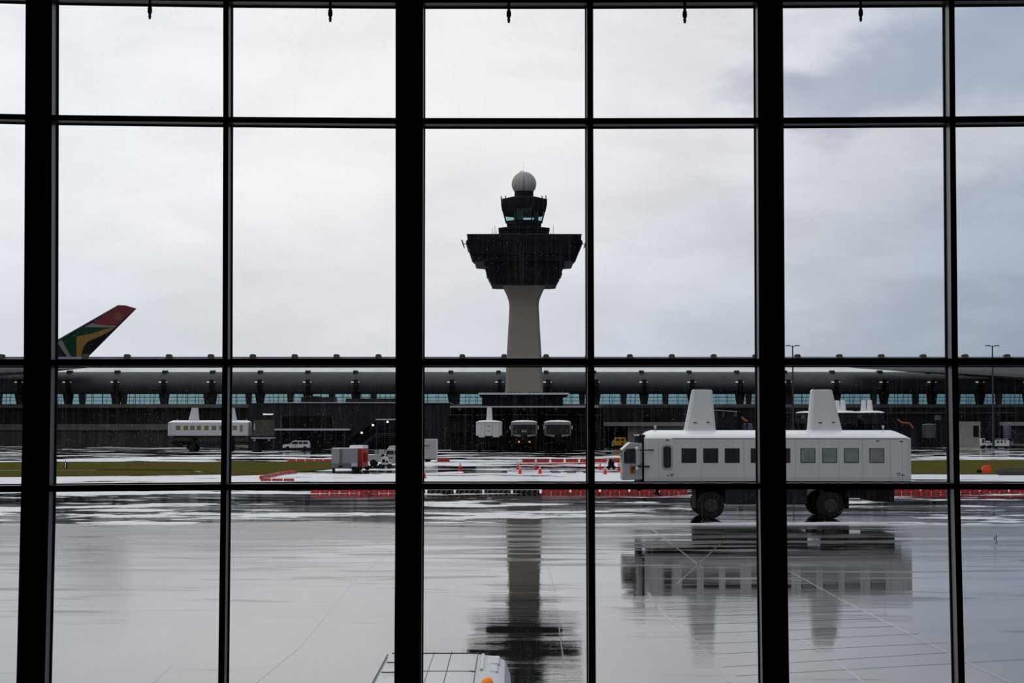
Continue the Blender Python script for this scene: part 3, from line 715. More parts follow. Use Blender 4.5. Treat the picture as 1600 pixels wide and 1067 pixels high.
# dock at the lounge's end, far left
dk = thing('lounge_dock', 'grey boarding dock with a thin platform at the right end of the distant white lounge', 'dock', (X(410, 352), 352, 0))
MB(dk).box(X(395.6, 350), X(424, 350), 350.3, 354.5, Z(681, 350), Z(656, 350)).build('shelter', mat('dock_brown_grey', srgb(78, 74, 66), 0.7, var=0.3), dk)
MB(dk).box(X(393, 350), X(426, 350), 349.4, 355, Z(685, 350), Z(683.6, 350)).build('platform', LEDGE, dk)
MB(dk).box(X(394, 350), X(405, 350), 350.5, 354, 0, Z(685, 350)).box(X(404, 350), X(424, 350), 352, 354, 0.3, Z(686, 350)).build('support', DWALL, dk)
for px_ in (373.5 + 24, 420): MB(dk).lathe([(0.01, -0.3), (0.2, -0.2), (0.22, 0.2), (0.01, 0.3)], (X(px_, 349.4), 349.9, Z(687.2, 349)), n=10).build('bumper_lamp', mat('dull_white', g(0.4), 0.5), dk)
MB(dk).box(X(396.8, 350), X(398.6, 350), 350.1, 350.3, Z(672, 350), Z(662, 350)).build('grab_bar', mat('dull_white'), dk)

# ---------------------------------------------------------------- right-hand service buildings
DR = 425.0
rc = thing('service_concourse', 'long dark service building under the terminal windows to the right of the tower', 'building', (X(1300, DR), DR, 0))
MB(rc).box(X(946, DR), X(1860, DR), DR, DR + 22, 0, Z(638, DR)).build('wall', mat('service_wall', srgb(26, 27, 30), 0.7, var=0.4, vs=0.5, streak=True), rc)
MB(rc).box(X(946, DR), X(1120, DR), DR - 0.3, DR + 22, Z(634.5, DR), Z(633, DR)).build('roof_edge', mat('dull_grey_edge'), rc)
for a, b_, y in ((1200, 1484, 645.3), (1495, 1505, 645), (1523, 1583, 645.2), (1114, 1145, 635.5), (1152, 1180, 634.5), (1390, 1480, 635), (1512, 1540, 634.5), (1560, 1600, 634)):
    MB(rc).box(X(a, DR), X(b_, DR), DR - 0.6, DR - 0.01, Z(y + 0.7, DR), Z(y - 0.7, DR)).build('ledge', mat('dull_grey_edge'), rc)
for a, b_ in ((1005, 1030), (1100, 1112), (1210, 1230), (1400, 1420), (1500, 1530), (1560, 1600)):
    MB(rc).box(X(a, DR), X(b_, DR), DR - 0.12, DR - 0.01, Z(660, DR), Z(650, DR)).build('recess', DREC, rc)
gb = thing('vehicle_garage', 'low beige concrete vehicle garage with a flat roof slab behind the lounge cab', 'building', (X(1000, 405), 405, 0))
MB(gb).box(X(944, 404), X(1074, 404), 403.5, 424, Z(665.5, 404), Z(659.6, 404)).build('roof_slab', CONC, gb)
MB(gb).box(X(981, 405), X(1070, 405), 405, 423, 0, Z(665.5, 405)).build('wall', CONC, gb)
MB(gb).box(X(946, 405), X(981, 405), 416, 423, 0, Z(665.5, 405)).build('garage_back', DREC, gb)
MB(gb).box(X(944, 405), X(947, 405), 405, 423, 0, Z(665.5, 405)).build('side_wall', DWALL, gb)
wb = thing('pump_house', 'small pale concrete hut with one dark door right of the slim right mullion', 'hut', (X(1513, 405), 405, 0))
MB(wb).box(X(1492, 405), X(1532, 405), 405, 412, 0, Z(658.5, 405)).build('wall', CONC, wb)
MB(wb).box(X(1520.5, 405), X(1529, 405), 404.85, 405.0, Z(682.5, 405), Z(665, 405)).build('door', DREC, wb)
wb2 = thing('concrete_lean_to', 'low beige concrete wall section at the right edge behind the tugs', 'hut', (X(1620, 412), 412, 0))
MB(wb2).box(X(1584, 412), X(1700, 412), 412, 424, Z(665, 412), Z(659, 412)).build('roof_slab', CONC, wb2)
MB(wb2).box(X(1587, 413), X(1700, 413), 413, 424, 0, Z(665, 412)).build('wall', DWALL, wb2)
def tank(pxa, pxb, yt, D, label, yb=None):
    cx = (X(pxa, D) + X(pxb, D)) / 2; r = (X(pxb, D) - X(pxa, D)) / 2
    o = thing('storage_tank', label, 'tank', (cx, D, 0), 0, 'grey tanks by the service building')
    z = Z(yt, D)
    zl = Z(yb, D) if yb else 0.5
    MB().lathe([(0.02, zl), (r, zl), (r, z - 0.15), (r * 0.9, z), (0.02, z + 0.1)], (0, 0, 0), n=24).build('shell', mat('tank_grey', srgb(70, 78, 88), 0.45, var=0.15), o, smooth=True)
    MB().box(-r * 0.7, -r * 0.5, -r * 0.4, -r * 0.2, 0, zl).box(r * 0.5, r * 0.7, -r * 0.4, -r * 0.2, 0, zl).box(-r * 0.7, -r * 0.5, r * 0.2, r * 0.4, 0, zl).box(r * 0.5, r * 0.7, r * 0.2, r * 0.4, 0, zl).build('leg_frame', DWALL, o)
tank(1441, 1462, 662.5, 410, 'wide grey cylinder tank behind the rear of the big lounge', 684)
tank(1567.5, 1580, 663, 408, 'narrow grey cylinder tank behind the white tugs', 685)
tank(1160, 1176, 662, 412, 'grey cylinder tank between the two fins of the big lounge', 684)
sg_ = thing('gate_sign', 'small pale gate number sign on the dark wall left of the slim right mullion', 'sign', (X(1465.5, 418), 418, Z(652.5, 418)))
MB().box(-0.66, 0.66, -0.1, 0.1, -0.5, 0.5).build('sign_board', mat('sign_grey', srgb(105, 110, 112), 0.5), sg_)
MB().tube([(0.55, 0.1, 0.3), (0.55, 6.9, 0.3)], 0.06, 6).tube([(-0.55, 0.1, 0.3), (-0.55, 6.9, 0.3)], 0.06, 6).build('bracket', BLACK, sg_)
text('720', 0.85, (0, -0.12, -0.02), (math.pi / 2, 0, 0), mat('sign_black', g(0.01), 0.6), sg_, 'number')
# boarding bridge and orange conveyor arm
bb = thing('boarding_bridge', 'dark boarding bridge with pale hood edge between the fins of the big lounge', 'boarding bridge', (X(1135, 408), 408, 0))
xa, xb = X(1121, 408), X(1150, 408)
MB(bb).box(xa, xb, 408, 420, Z(668, 408), Z(643, 408)).build('tunnel', DWALL, bb)
MB(bb).loft([[(xa - 0.2, y, Z(641.3, 408)), (xb + 0.2, y, Z(643.6, 408)), (xb + 0.2, y, Z(642.6, 408)), (xa - 0.2, y, Z(640.4, 408))] for y in (407.4, 419)]).build('hood', LEDGE, bb)
MB(bb).box(X(1146.5, 408), X(1151, 408), 407.3, 407.9, Z(651, 408), Z(643.6, 408)).box(X(1128, 408), X(1131, 408), 407.3, 407.9, Z(652, 408), Z(644, 408)).build('hood_side', mat('dull_grey_edge'), bb)
MB(bb).box(X(1126, 408), X(1129, 408), 409, 410, 0, Z(668, 408)).box(X(1143, 408), X(1146, 408), 409, 410, 0, Z(668, 408)).build('support_leg', DWALL, bb)
cv = thing('conveyor_arm', 'curved orange loading arm against the dark wall behind the big lounge', 'loader', (X(1416, 408), 408, 0))
def pz(l, D, y=None): return [(P(a, b_, D)[0], D, P(a, b_, D)[1]) for a, b_ in l]
MB(cv).tube(pz([(1403, 655.5), (1408, 660), (1414, 661), (1420, 661), (1424, 665), (1427, 669.5)], 408), 0.22, 8).build('boom', mat('loader_orange', srgb(160, 88, 30), 0.5), cv)
MB(cv).tube(pz([(1411, 660), (1414, 655.5), (1417, 656), (1420, 661)], 408), 0.12, 6).build('strut', DWALL, cv)
MB(cv).box(X(1425, 408), X(1431, 408), 407, 410, 0, Z(669, 408)).build('pedestal', DWALL, cv)
cv2 = thing('conveyor_arm', 'short slanted orange loading arm right of the boarding bridge', 'loader', (X(1163, 407), 407, 0))
MB(cv2).tube(pz([(1159, 652), (1163, 656), (1168, 659)], 407), 0.3, 6).build('boom', mat('loader_orange'), cv2)
MB(cv2).box(X(1165.5, 407), X(1168.5, 407), 406.6, 407.5, 0, Z(659, 407)).build('pedestal', DWALL, cv2)
# light poles
def pole(px, label, ytop=540):
    D = 396
    o = thing('apron_light_pole', label, 'light pole', (X(px, D, ytop), D, 0), 0, 'apron light poles')
    z = Z(ytop, D)
    MB().tube([(0, 0, 0), (0, 0, z)], [0.28, 0.13], 10).build('pole', mat('pole_grey', srgb(60, 66, 72), 0.5), o)
    for s in (-1, 1):
        MB().tube([(0, 0, z - 0.3), (s * 0.6, 0, z - 0.05)], 0.07, 6).build('arm', mat('pole_grey'), o)
        MB().box(min(s * 0.5, s * 1.5), max(s * 0.5, s * 1.5), -0.3, 0.3, z - 0.08, z + 0.12).build('lamp_head', BLACK, o)
pole(1238.5, 'tall grey light pole with two lamp heads rising right of the broad right mullion')
pole(1550.5, 'tall grey light pole with two lamp heads rising behind the pale hut and tugs')

# ---------------------------------------------------------------- mobile lounges
PX = lambda px: (px - 800) / 27.04 - 15.31
def lounge(label, loc, rotz, lift=0.0, fins=True, nose='cab', tail='plain', winmat=None, number=None, letter=None, group='mobile lounges', small=False, bodymat=None, finmat=None):
    Wm = bodymat or WHITE; FM = finmat or Wm
    r = thing('mobile_lounge', label, 'airport lounge vehicle', loc, rotz, group)
    zb, zs, zr = 2.13 + lift, 4.62 + lift, 5.08 + lift; L = 7.73; W = 2.45
    def sec(x, k=1.0, top=1.0, w_=W): return [(x, -w_ * 0.985, zb), (x, -w_, zb + 0.25), (x, -w_, zs), (x, w_, zs), (x, w_, zb + 0.25), (x, w_ * 0.985, zb)]
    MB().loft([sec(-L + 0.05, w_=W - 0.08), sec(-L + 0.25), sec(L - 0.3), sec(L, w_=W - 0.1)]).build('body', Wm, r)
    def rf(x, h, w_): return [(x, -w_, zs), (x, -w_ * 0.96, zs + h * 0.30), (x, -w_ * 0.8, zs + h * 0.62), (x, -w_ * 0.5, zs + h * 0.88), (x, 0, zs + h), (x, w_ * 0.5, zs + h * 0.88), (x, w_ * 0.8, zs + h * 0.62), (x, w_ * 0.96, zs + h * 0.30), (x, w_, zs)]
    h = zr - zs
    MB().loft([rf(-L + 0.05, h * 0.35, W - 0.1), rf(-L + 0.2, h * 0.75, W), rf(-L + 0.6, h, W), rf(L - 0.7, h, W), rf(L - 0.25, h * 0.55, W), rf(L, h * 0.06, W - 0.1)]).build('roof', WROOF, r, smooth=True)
    MB().box(-L + 1.7, L - 0.25, -W - 0.015, -W, zs - 0.03, zs + 0.02).box(-L + 1.7, L - 0.25, W, W + 0.015, zs - 0.03, zs + 0.02).build('gutter', mat('gutter_grey', g(0.25), 0.5), r)
    if fins:
        for (b0, b1, t0, t1) in ((-5.12, -3.33, -4.67, -3.5), (2.17, 4.10, 2.36, 3.57)):
            def ring(a, b_, z, hw_, c=0.14): return [(a + c, -hw_, z), (b_ - c, -hw_, z), (b_, -hw_ + c, z), (b_, hw_ - c, z), (b_ - c, hw_, z), (a + c, hw_, z), (a, hw_ - c, z), (a, -hw_ + c, z)]
            zt_ = 7.42 + lift
            fo = MB().loft([ring(b0 - 0.12, b1 + 0.12, zr - 0.16, 0.68), ring(b0, b1, zr + 0.06, 0.55), ring(t0, t1, zt_, 0.42), ring(t0 + 0.08, t1 - 0.08, zt_ + 0.06, 0.34)]).build('fin', FM, r)
            if not small:
                cx = (b0 + b1) / 2
                MB().box(cx - 0.42, cx - 0.22, -0.58, -0.50, 5.50 + lift, 5.54 + lift).box(cx + 0.36, cx + 0.54, -0.58, -0.50, 5.52 + lift, 5.56 + lift).build('latch', BLACK, fo)
                MB().box(t0 + 0.1, t1 - 0.1, -0.36, 0.36, zt_ + 0.04, zt_ + 0.10).build('cap', mat('fin_cap_grey', g(0.1), 0.5), fo)
    cs = [1076, 1110, 1143.5, 1184, 1222.5, 1261.5, 1295.5, 1329.5, 1369]
    wf = MB(); 
    for sgn in (-1, 1):
        for i, c in enumerate(cs):
            x = PX(c); y0, y1 = sorted((sgn * (W + 0.012), sgn * (W - 0.02)))
            wm = winmat if winmat else (DGLASS if i < 5 else FROST)
            wo_ = MB().box(x - 0.43, x + 0.43, y0, y1, 3.21 + lift, 4.05 + lift).build('window', mat('window_rubber', g(0.02), 0.6), r)
            ya, yb = sorted((sgn * (W + 0.018), sgn * (W + 0.0)))
            MB().box(x - 0.39, x + 0.39, ya, yb, 3.25 + lift, 4.01 + lift).build('pane', wm, wo_)
    for sgn in (-1, 1):
        x = PX(1042); y0, y1 = sorted((sgn * (W + 0.02), sgn * (W - 0.02)))
        def rr(hx, hz, cz, c): return [(x - hx + c, cz - hz), (x + hx - c, cz - hz), (x + hx, cz - hz + c), (x + hx, cz + hz - c), (x + hx - c, cz + hz), (x - hx + c, cz + hz), (x - hx, cz + hz - c), (x - hx, cz - hz + c)]
        d = MB().pxz(rr(0.32, 0.72, 3.54 + lift, 0.12), y0, y1).build('door_window_frame', GREYP, r)
        ya, yb = sorted((sgn * (W + 0.03), sgn * (W + 0.0)))
        MB().pxz(rr(0.22, 0.62, 3.54 + lift, 0.09), ya, yb).build('pane', winmat or DGLASS, d)
    if not small:
        mb = MB()
        for px in (1029, 1095, 1162, 1201, 1242, 1279, 1310, 1347, 1390, 1409):
            for sgn in (-1, 1):
                y0, y1 = sorted((sgn * (W + 0.004), sgn * W)); mb.box(PX(px) - 0.008, PX(px) + 0.008, y0, y1, zb + 0.1, zs - 0.03)
        mb.build('panel_seam', mat('seam_grey', g(0.28), 0.6), r)
        mb = MB()
        for a, b_, z0_, z1_ in ((1040, 1045, 4.50, 4.55), (1405, 1410, 4.42, 4.47), (1368, 1373, 4.46, 4.50), (1042, 1045, 2.46, 2.50), (1400, 1406, 2.60, 2.63), (1401, 1405, 2.50, 2.53), (1407, 1412, 2.48, 2.54), (1046, 1052, 2.55, 2.58), (1047, 1051, 2.46, 2.49)):
            mb.box(PX(a), PX(b_), -W - 0.02, -W, z0_ + lift, z1_ + lift)
        mb.build('vent', mat('mark_dark', g(0.05), 0.5), r)
        mb = MB()
        for px in (1027.5, 1389.5):
            mb.tube([(PX(px), -0.6, zr - 0.1), (PX(px), -0.6, zr + 0.12)], 0.03, 8).lathe([(0.03, 0.1), (0.07, 0.14), (0.08, 0.25), (0.02, 0.29)], (PX(px), -0.6, zr), n=10)
        mb.build('aerial', mat('dull_white'), r)
    # running gear
    MB().box(-L + 0.4, L - 0.5, -1.9, 1.9, 1.75 if lift == 0 else 1.6, 2.13 if lift == 0 else 2.0).build('chassis', BLACK, r)
    MB().box(-2.95, 1.75, -2.2, 2.2, 0.80, 2.0).build('side_tank', UNDER, r, bevel=0.05)
    MB().box(4.0, 6.85, -1.9, 1.9, 1.15, 2.0).box(5.6, 6.8, -2.1, 2.1, 0.95, 1.9).box(3.0, 4.4, -0.9, 0.9, 0.5, 1.9).build('rear_gearbox', BLACK, r, bevel=0.04)
    MB().box(-4.6, -3.0, -1.2, 1.2, 0.5, 1.8).build('front_axle', BLACK, r)
    if not small:
        MB().tube([(PX(1018), -1.9, 2.1), (PX(1018), -1.9, 1.75)], 0.17, 10).box(PX(1025), PX(1030), -2.0, -1.7, 1.35, 2.1).tube([(PX(1021), -2.0, 1.45), (PX(1034), -2.0, 1.32)], 0.05, 6).build('towing_gear', BLACK, r)
        MB().lathe([(0.02, -0.02), (0.08, 0), (0.08, 0.05), (0.02, 0.07)], (PX(1018), -2.12, 1.85), axis='y', n=12).build('marker_lamp', mat('dull_white'), r)
    if lift:
        for x in (-3.9, 3.0):
            mb = MB()
            for y in (-1.5, 1.5):
                mb.tube([(x - 0.9, y, 1.8), (x + 0.9, y, zb)], 0.1, 6).tube([(x + 0.9, y, 1.8), (x - 0.9, y, zb)], 0.1, 6)
            mb.build('scissor_lift', BLACK, r)
        MB().box(-L + 1, L - 1, -1.6, 1.6, zb - 0.3, zb).build('lift_frame', BLACK, r)
    for x in (-3.83, 3.07):
        for s in (-1, 1):
            R_ = 0.76
            pr = [(0.40, -0.30), (0.62, -0.34), (0.70, -0.32), (R_, -0.22), (R_, 0.22), (0.70, 0.32), (0.62, 0.34), (0.40, 0.30)]
            wl = MB().lathe(pr, (x, s * 2.02, R_), axis='y', n=36).build('wheel', RUBBER, r, smooth=True)
            if not small:
                MB().lathe([(0.39, 0), (0.39, 0.1), (0.33, 0.14), (0.24, 0.04), (0.13, 0.06), (0.12, 0.16), (0.02, 0.18)], (x, s * 2.02 + (0.15 if s > 0 else -0.33), R_), axis='y', n=24).build('hub', HUB, wl, smooth=True)
                mt = MB()
                for k in range(8):
                    a = k * math.pi / 4; mt.lathe([(0.03, -0.365), (0.03, 0.365)], (x + 0.28 * math.cos(a), s * 2.02, R_ + 0.28 * math.sin(a)), axis='y', n=6)
                mt.build('wheel_bolt', HUB, wl)
                tr = MB()
                for k in range(30):
                    a = 2 * math.pi * k / 30
                    c, sn = math.cos(a), math.sin(a)
                    for q in (-1, 1):
                        y0, y1 = s * 2.02 + (0.02 if q > 0 else -0.3), s * 2.02 + (0.3 if q > 0 else -0.02)
                        pts = [(R_ - 0.03, -0.035), (R_ + 0.02, -0.03), (R_ + 0.02, 0.03), (R_ - 0.03, 0.035)]
                        rg = [[(x + u_ * c - v_ * sn, y, R_ + 0.0 + u_ * sn + v_ * c) for u_, v_ in pts] for y in (y0, y1)]
                        tr.loft(rg)
                tr.build('tread', RUBBER, wl)
    # ends
    if nose == 'cab':
        zc_ = lambda py: 5.5 - (py - 661) / 27.04 + lift
        cbp = [(PX(972), zc_(750)), (PX(972), zc_(702)), (PX(984.5), zc_(691.5)), (PX(1003), zc_(692.5)), (PX(1003), zc_(749))]
        cab = MB().pxz(cbp, -2.42, -0.5).build('driver_cab', GREYP, r, bevel=0.04)
        MB().loft([[(PX(971.4), y, zc_(702.4)), (PX(984.3), y, zc_(691.0)), (PX(985), y, zc_(692)), (PX(972), y, zc_(703))] for y in (-2.44, -0.48)]).build('sloped_edge', WROOF, cab)
        wp = [(PX(974.7), zc_(722)), (PX(974.7), zc_(706)), (PX(978.5), zc_(701.5)), (PX(992.5), zc_(700.5)), (PX(992.5), zc_(723.3)), (PX(976.5), zc_(723.3))]
        MB().pxz(wp, -2.46, -2.40).build('cab_window', mat('cab_glass', srgb(16, 24, 32), 0.08), cab)
        MB().box(PX(971.2), PX(972.4), -2.2, -0.7, zc_(722), zc_(704)).build('windscreen', DGLASS, cab)
        MB().box(PX(984.2), PX(992), -2.46, -2.42, zc_(738.8), zc_(727)).build('placard', mat('placard_orange', srgb(148, 84, 30), 0.5, var=0.25, vs=5), cab)
        MB().box(PX(986.5), PX(988.0), -2.475, -2.455, zc_(736), zc_(730)).box(PX(989), PX(990.5), -2.475, -2.455, zc_(734), zc_(729)).build('placard_marks', BLACK, cab)
        MB().tube([(PX(996.5), -2.75, zc_(726)), (PX(996.5), -2.75, zc_(703))], 0.085, 10).build('mirror_post', mat('mirror_post_grey', g(0.42), 0.4), r)
        MB().lathe([(0.01, -0.05), (0.085, -0.03), (0.10, 0.02), (0.01, 0.05)], (PX(994), -2.85, zc_(700.3)), axis='y', n=16).box(PX(992.5), PX(996), -2.86, -2.78, zc_(733), zc_(729)).build('mirror', mat('mirror_white', g(0.85), 0.2), r, smooth=True)
        MB().tube([(PX(996), -2.72, zc_(703.2)), (PX(1021), -2.52, zc_(702.8))], 0.035, 6).tube([(PX(996), -2.72, zc_(728.5)), (PX(1014), -2.52, zc_(728.5))], 0.05, 6).tube([(PX(997), -2.7, zc_(727)), (PX(1004), -2.5, zc_(724)), (PX(1006), -2.47, zc_(721))], 0.02, 6).build('mirror_arm', BLACK, r)
        MB().box(PX(999.5), -L + 0.10, -2.3, 2.3, zc_(752), zc_(679)).box(PX(999), PX(1006), -0.5, 2.2, zc_(768), zc_(752)).build('door_bellows', BLACK, r)
        MB().box(PX(991), PX(1002), -2.2, -1.2, zc_(690.8), zc_(681)).tube([(PX(988), -2.1, zc_(681)), (PX(997), -2.1, zc_(676.5))], 0.06, 6).tube([(PX(997), -1.7, zc_(674.5)), (PX(1009), -1.7, zc_(674))], 0.07, 6).tube([(PX(1003), -1.7, zc_(678)), (PX(1008), -1.7, zc_(674))], 0.05, 6).build('lamp_bracket', mat('bracket_dark', g(0.03), 0.5), r)
        MB().box(PX(990.5), PX(999), -2.25, -1.15, zc_(681), zc_(678.8)).build('bracket_cover', WROOF, r)
    if nose == 'open':
        fm = mat('front_rim_grey', g(0.14), 0.5)
        e = -L - 0.12
        MB().pyz([(-2.15, zs + 0.12), (2.15, zs + 0.12), (2.4, zs - 0.2), (2.4, zs - 0.42), (-2.4, zs - 0.42), (-2.4, zs - 0.2)], e, -L + 0.3).build('front_brow', mat('front_brow_grey', g(0.24), 0.4), r)
        for s in (-1, 1):
            MB().pyz([(s * 2.18, zb + 0.2), (s * 2.42, zb + 0.4), (s * 2.42, zs - 0.42), (s * 2.22, zs - 0.42)], e, -L + 0.2).build('front_pillar', fm, r)
            MB().pyz([(s * 0.65, zb - 0.25), (s * 0.65, zb + 0.12), (s * 2.15, zb + 0.25), (s * 2.0, zb)], e, -L + 0.2).build('front_skirt', mat('front_brow_grey'), r)
            MB().box(e - 0.3, e + 0.1, s * 2.65 - 0.1, s * 2.65 + 0.1, zs - 1.3, zs - 0.6).build('mirror', mat('mirror_post_grey'), r)
            if letter: text(letter, 0.6, (e - 0.06, s * 1.7, zb + 0.75), (math.pi / 2, 0, -math.pi / 2), mat('letter_grey', g(0.2), 0.5), r, 'letter')
        MB().box(e + 0.02, -L + 0.06, -2.2, 2.2, zb + 0.1, zs - 0.42).build('front_glazing', mat('front_glass_black', g(0.006), 0.15), r)
        MB().box(e - 0.05, -L + 0.1, -0.55, 0.55, zb - 1.2, zb + 0.2).build('driver_cab', BLACK, r)
        if number: text(number, 0.62, (e - 0.06, 0.0, zb + 0.85), (math.pi / 2, 0, -math.pi / 2), mat('number_white', g(0.75), 0.5), r, 'number')
        for s in (-1, 1):
            if number: MB().lathe([(0.01, -0.08), (0.13, -0.04), (0.13, 0.04), (0.01, 0.06)], (e - 0.1, s * 1.0, zb - 1.15), axis='x', n=12).build('running_lamp', RLAMP, r)
    if tail == 'panels':
        for y0, y1, z0_ in ((-0.68, 0.62, zb - 0.05), (-1.95, -0.8, zb - 0.3), (0.75, 1.9, zb - 0.3)):
            MB().box(L - 0.05, L + 0.12, y0, y1, z0_, zs - 0.08).build('tail_panel', Wm, r, bevel=0.03)
        MB().box(L + 0.12, L + 0.14, -0.3, 0.2, zs - 0.75, zs - 0.65).box(L + 0.12, L + 0.14, -0.25, 0.15, zb + 0.85, zb + 0.95).build('tail_mark', BLACK, r)
        MB().box(L - 0.3, L + 0.2, -2.3, 2.3, zs + 0.02, zs + 0.16).build('tail_brow', WROOF, r)
    return r
lounge('large white mobile lounge on big black wheels with two roof fins, nearest on the apron', (15.31, 107.87, 0), 0)
far_l = lounge('distant white mobile lounge with two roof fins and yellowish windows, at the left', (X(328.5, 352.5), 352.5, 0), math.pi, lift=0.95, winmat=YGLASS, nose='plain')
DL = 345
lounge('distant white mobile lounge seen end on, with one tall fin, left of lounge 612', (X(764, DL), DL + 7.9, 0), -math.pi / 2, lift=1.0, tail='panels', nose='plain', small=True)
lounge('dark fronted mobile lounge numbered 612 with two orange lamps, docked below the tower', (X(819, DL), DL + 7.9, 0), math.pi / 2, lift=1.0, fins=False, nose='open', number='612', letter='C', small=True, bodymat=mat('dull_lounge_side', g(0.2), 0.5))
lounge('dark fronted mobile lounge with letter T on both sides, docked right of number 612', (X(872, DL), DL + 7.9, 0), math.pi / 2, lift=1.0, fins=False, nose='open', letter='T', small=True, bodymat=mat('dull_lounge_side'))
DK = 410
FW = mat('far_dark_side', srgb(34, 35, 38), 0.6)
for px_, fn, lb in ((1273, False, 'small raised lounge whose pale roof shows left of the big rear fin'),
                    (1319, True, 'small raised lounge with two thin fins just right of the big rear fin'),
                    (1361, True, 'small raised lounge with a pair of thin fins, rightmost of the three')):
    lounge(lb, (X(px_, DK), DK + 4.5, 0), math.radians(-90), lift=3.2, fins=fn, nose='plain', small=True, group='raised lounges by the service building', bodymat=FW, finmat=mat('far_white', g(0.7), 0.4))

# ---------------------------------------------------------------- airliner tail beyond the terminal
DA = 560.0
al = thing('airliner', 'airliner tail with red, green, gold and black stripes showing above the roof at the left', 'aircraft', (X(40, DA), DA, 0))
pa = lambda l: [P(a, b_, DA) for a, b_ in l]
NAVY = mat('tail_navy', srgb(26, 26, 48), 0.5); fin_ = MB(al).pxz(pa([(-20, 592), (9, 577), (184.6, 476.8), (196, 477), (213, 482), (135, 560), (112, 583)]), DA - 0.35, DA + 0.35).build('tail_fin', NAVY, al)
def liv(name, pts, m, e=0.04):
    q = pa(pts); MB(al).pxz(q, DA - 0.35 - e, DA + 0.35 + e).build(name, m, fin_)
liv('red_tip', [(184.2, 477.6), (196, 477.3), (212, 482.3), (182.8, 509), (161, 508), (144, 505)], mat('tail_red', srgb(110, 18, 28), 0.5))
liv('pale_stripe', [(144, 505), (161, 508), (182.8, 509), (180, 511.5), (155, 511.5), (132, 511)], mat('tail_pale', srgb(120, 116, 112), 0.5))
liv('green_field', [(132, 511), (155, 511.5), (180, 511.5), (165, 514), (145, 521), (120, 526), (119.5, 576), (113, 560), (98.5, 531)], mat('tail_green', srgb(22, 56, 40), 0.5))
liv('gold_chevron', [(120, 526), (145, 521), (165, 514), (180, 511.5), (172, 517.5), (158, 525), (137, 534), (131, 542), (126, 562), (120, 575)], mat('tail_gold', srgb(138, 102, 32), 0.5))
liv('black_field', [(180, 511.5), (182.8, 509.5), (134, 560.5), (120, 575), (126, 562), (131, 542), (137, 534), (158, 525), (172, 517.5)], mat('tail_black', srgb(20, 19, 22), 0.5))
liv('grey_stripe', [(97, 531), (113, 560), (119, 576), (114, 576), (107, 560), (90, 535)], mat('tail_pale'))
liv('leading_edge', [(9, 577.5), (184.6, 476.9), (185, 479), (12, 579)], mat('tail_edge', srgb(70, 70, 74), 0.4), 0.06)
liv('sun_emblem', [(185.5 + (6.5 * math.cos(a) * (1 + 0.12 * (k % 2))) * 0.9 + 2.5 * math.sin(a), 494.5 + 5.5 * math.sin(a) * (1 + 0.12 * (k % 2)) - 2.5 * math.cos(a)) for k, a in enumerate([2 * math.pi * j / 20 for j in range(20)])], mat('tail_sun', srgb(112, 66, 34), 0.5), 0.08)
fz = 18.7; rg = []
for xx, zo, rr_ in ((X(-520, DA), -1.2, 0.4), (X(-500, DA), -0.8, 1.8), (X(-450, DA), 0, 3.6), (X(-100, DA), 0, 3.8), (X(0, DA), 0.3, 3.4), (X(60, DA), 1.2, 2.3), (X(100, DA), 1.9, 1.2), (X(120, DA), 2.2, 0.4)):
    rg.append([(xx, DA + rr_ * math.cos(2 * math.pi * k / 20), fz + zo + rr_ * math.sin(2 * math.pi * k / 20)) for k in range(20)])
MB(al).loft(rg).build('fuselage', mat('airliner_white', g(0.6), 0.4), al, smooth=True)
MB(al).tube([(X(-100, DA), DA - 4, 0), (X(-100, DA), DA - 4, fz - 1)], 0.7, 8).tube([(X(-430, DA), DA, 0), (X(-430, DA), DA, fz - 2)], 0.5, 8).build('landing_gear', BLACK, al)

# ---------------------------------------------------------------- vehicles
def wheel(mb_parent, x, y, r, wd=0.24, nm='wheel'):
    w_ = MB().lathe([(r * 0.55, -wd / 2), (r * 0.93, -wd / 2), (r, -wd / 2 + 0.04), (r, wd / 2 - 0.04), (r * 0.93, wd / 2), (r * 0.55, wd / 2)], (x, y, r), axis='y', n=20).build(nm, RUBBER, mb_parent, smooth=True)
    MB().lathe([(0.02, -wd / 2 + 0.02), (r * 0.56, -wd / 2 + 0.03), (r * 0.56, wd / 2 - 0.03), (0.02, wd / 2 - 0.02)], (x, y, r), axis='y', n=16).build('hub', mat('hub_grey', g(0.18), 0.4), w_)
DS = 373
suv = thing('estate_car', 'white estate car parked facing left under the pale canopy of the concourse block', 'car', (X(464, DS), DS, 0))
MB().pxz([(-2.78, 0.45), (-2.82, 0.95), (-2.6, 1.12), (-1.35, 1.22), (-0.75, 1.80), (-0.5, 1.90), (2.3, 1.90), (2.5, 1.80), (2.72, 1.15), (2.75, 0.5)], -0.95, 0.95).build('body', WVEH, suv, bevel=0.04)
for s in (-1, 1):
    y0, y1 = sorted((s * 0.96, s * 0.93))
    MB().pxz([(-1.15, 1.22), (-0.68, 1.72), (0.35, 1.74), (0.35, 1.22)], y0, y1).build('side_window', DGLASS, suv)
    MB().pxz([(0.50, 1.22), (0.50, 1.74), (1.25, 1.74), (1.25, 1.22)], y0, y1).build('side_window', DGLASS, suv)
    MB().pxz([(1.38, 1.22), (1.38, 1.74), (2.28, 1.72), (2.42, 1.22)], y0, y1).build('side_window', DGLASS, suv)
    for x in (-1.75, 1.75): wheel(suv, x, s * 0.86, 0.40, 0.26)
MB().box(-2.84, -2.76, -0.9, 0.9, 0.45, 0.62).box(2.74, 2.82, -0.9, 0.9, 0.45, 0.62).build('bumper', mat('bumper_dark', g(0.06), 0.5), suv)
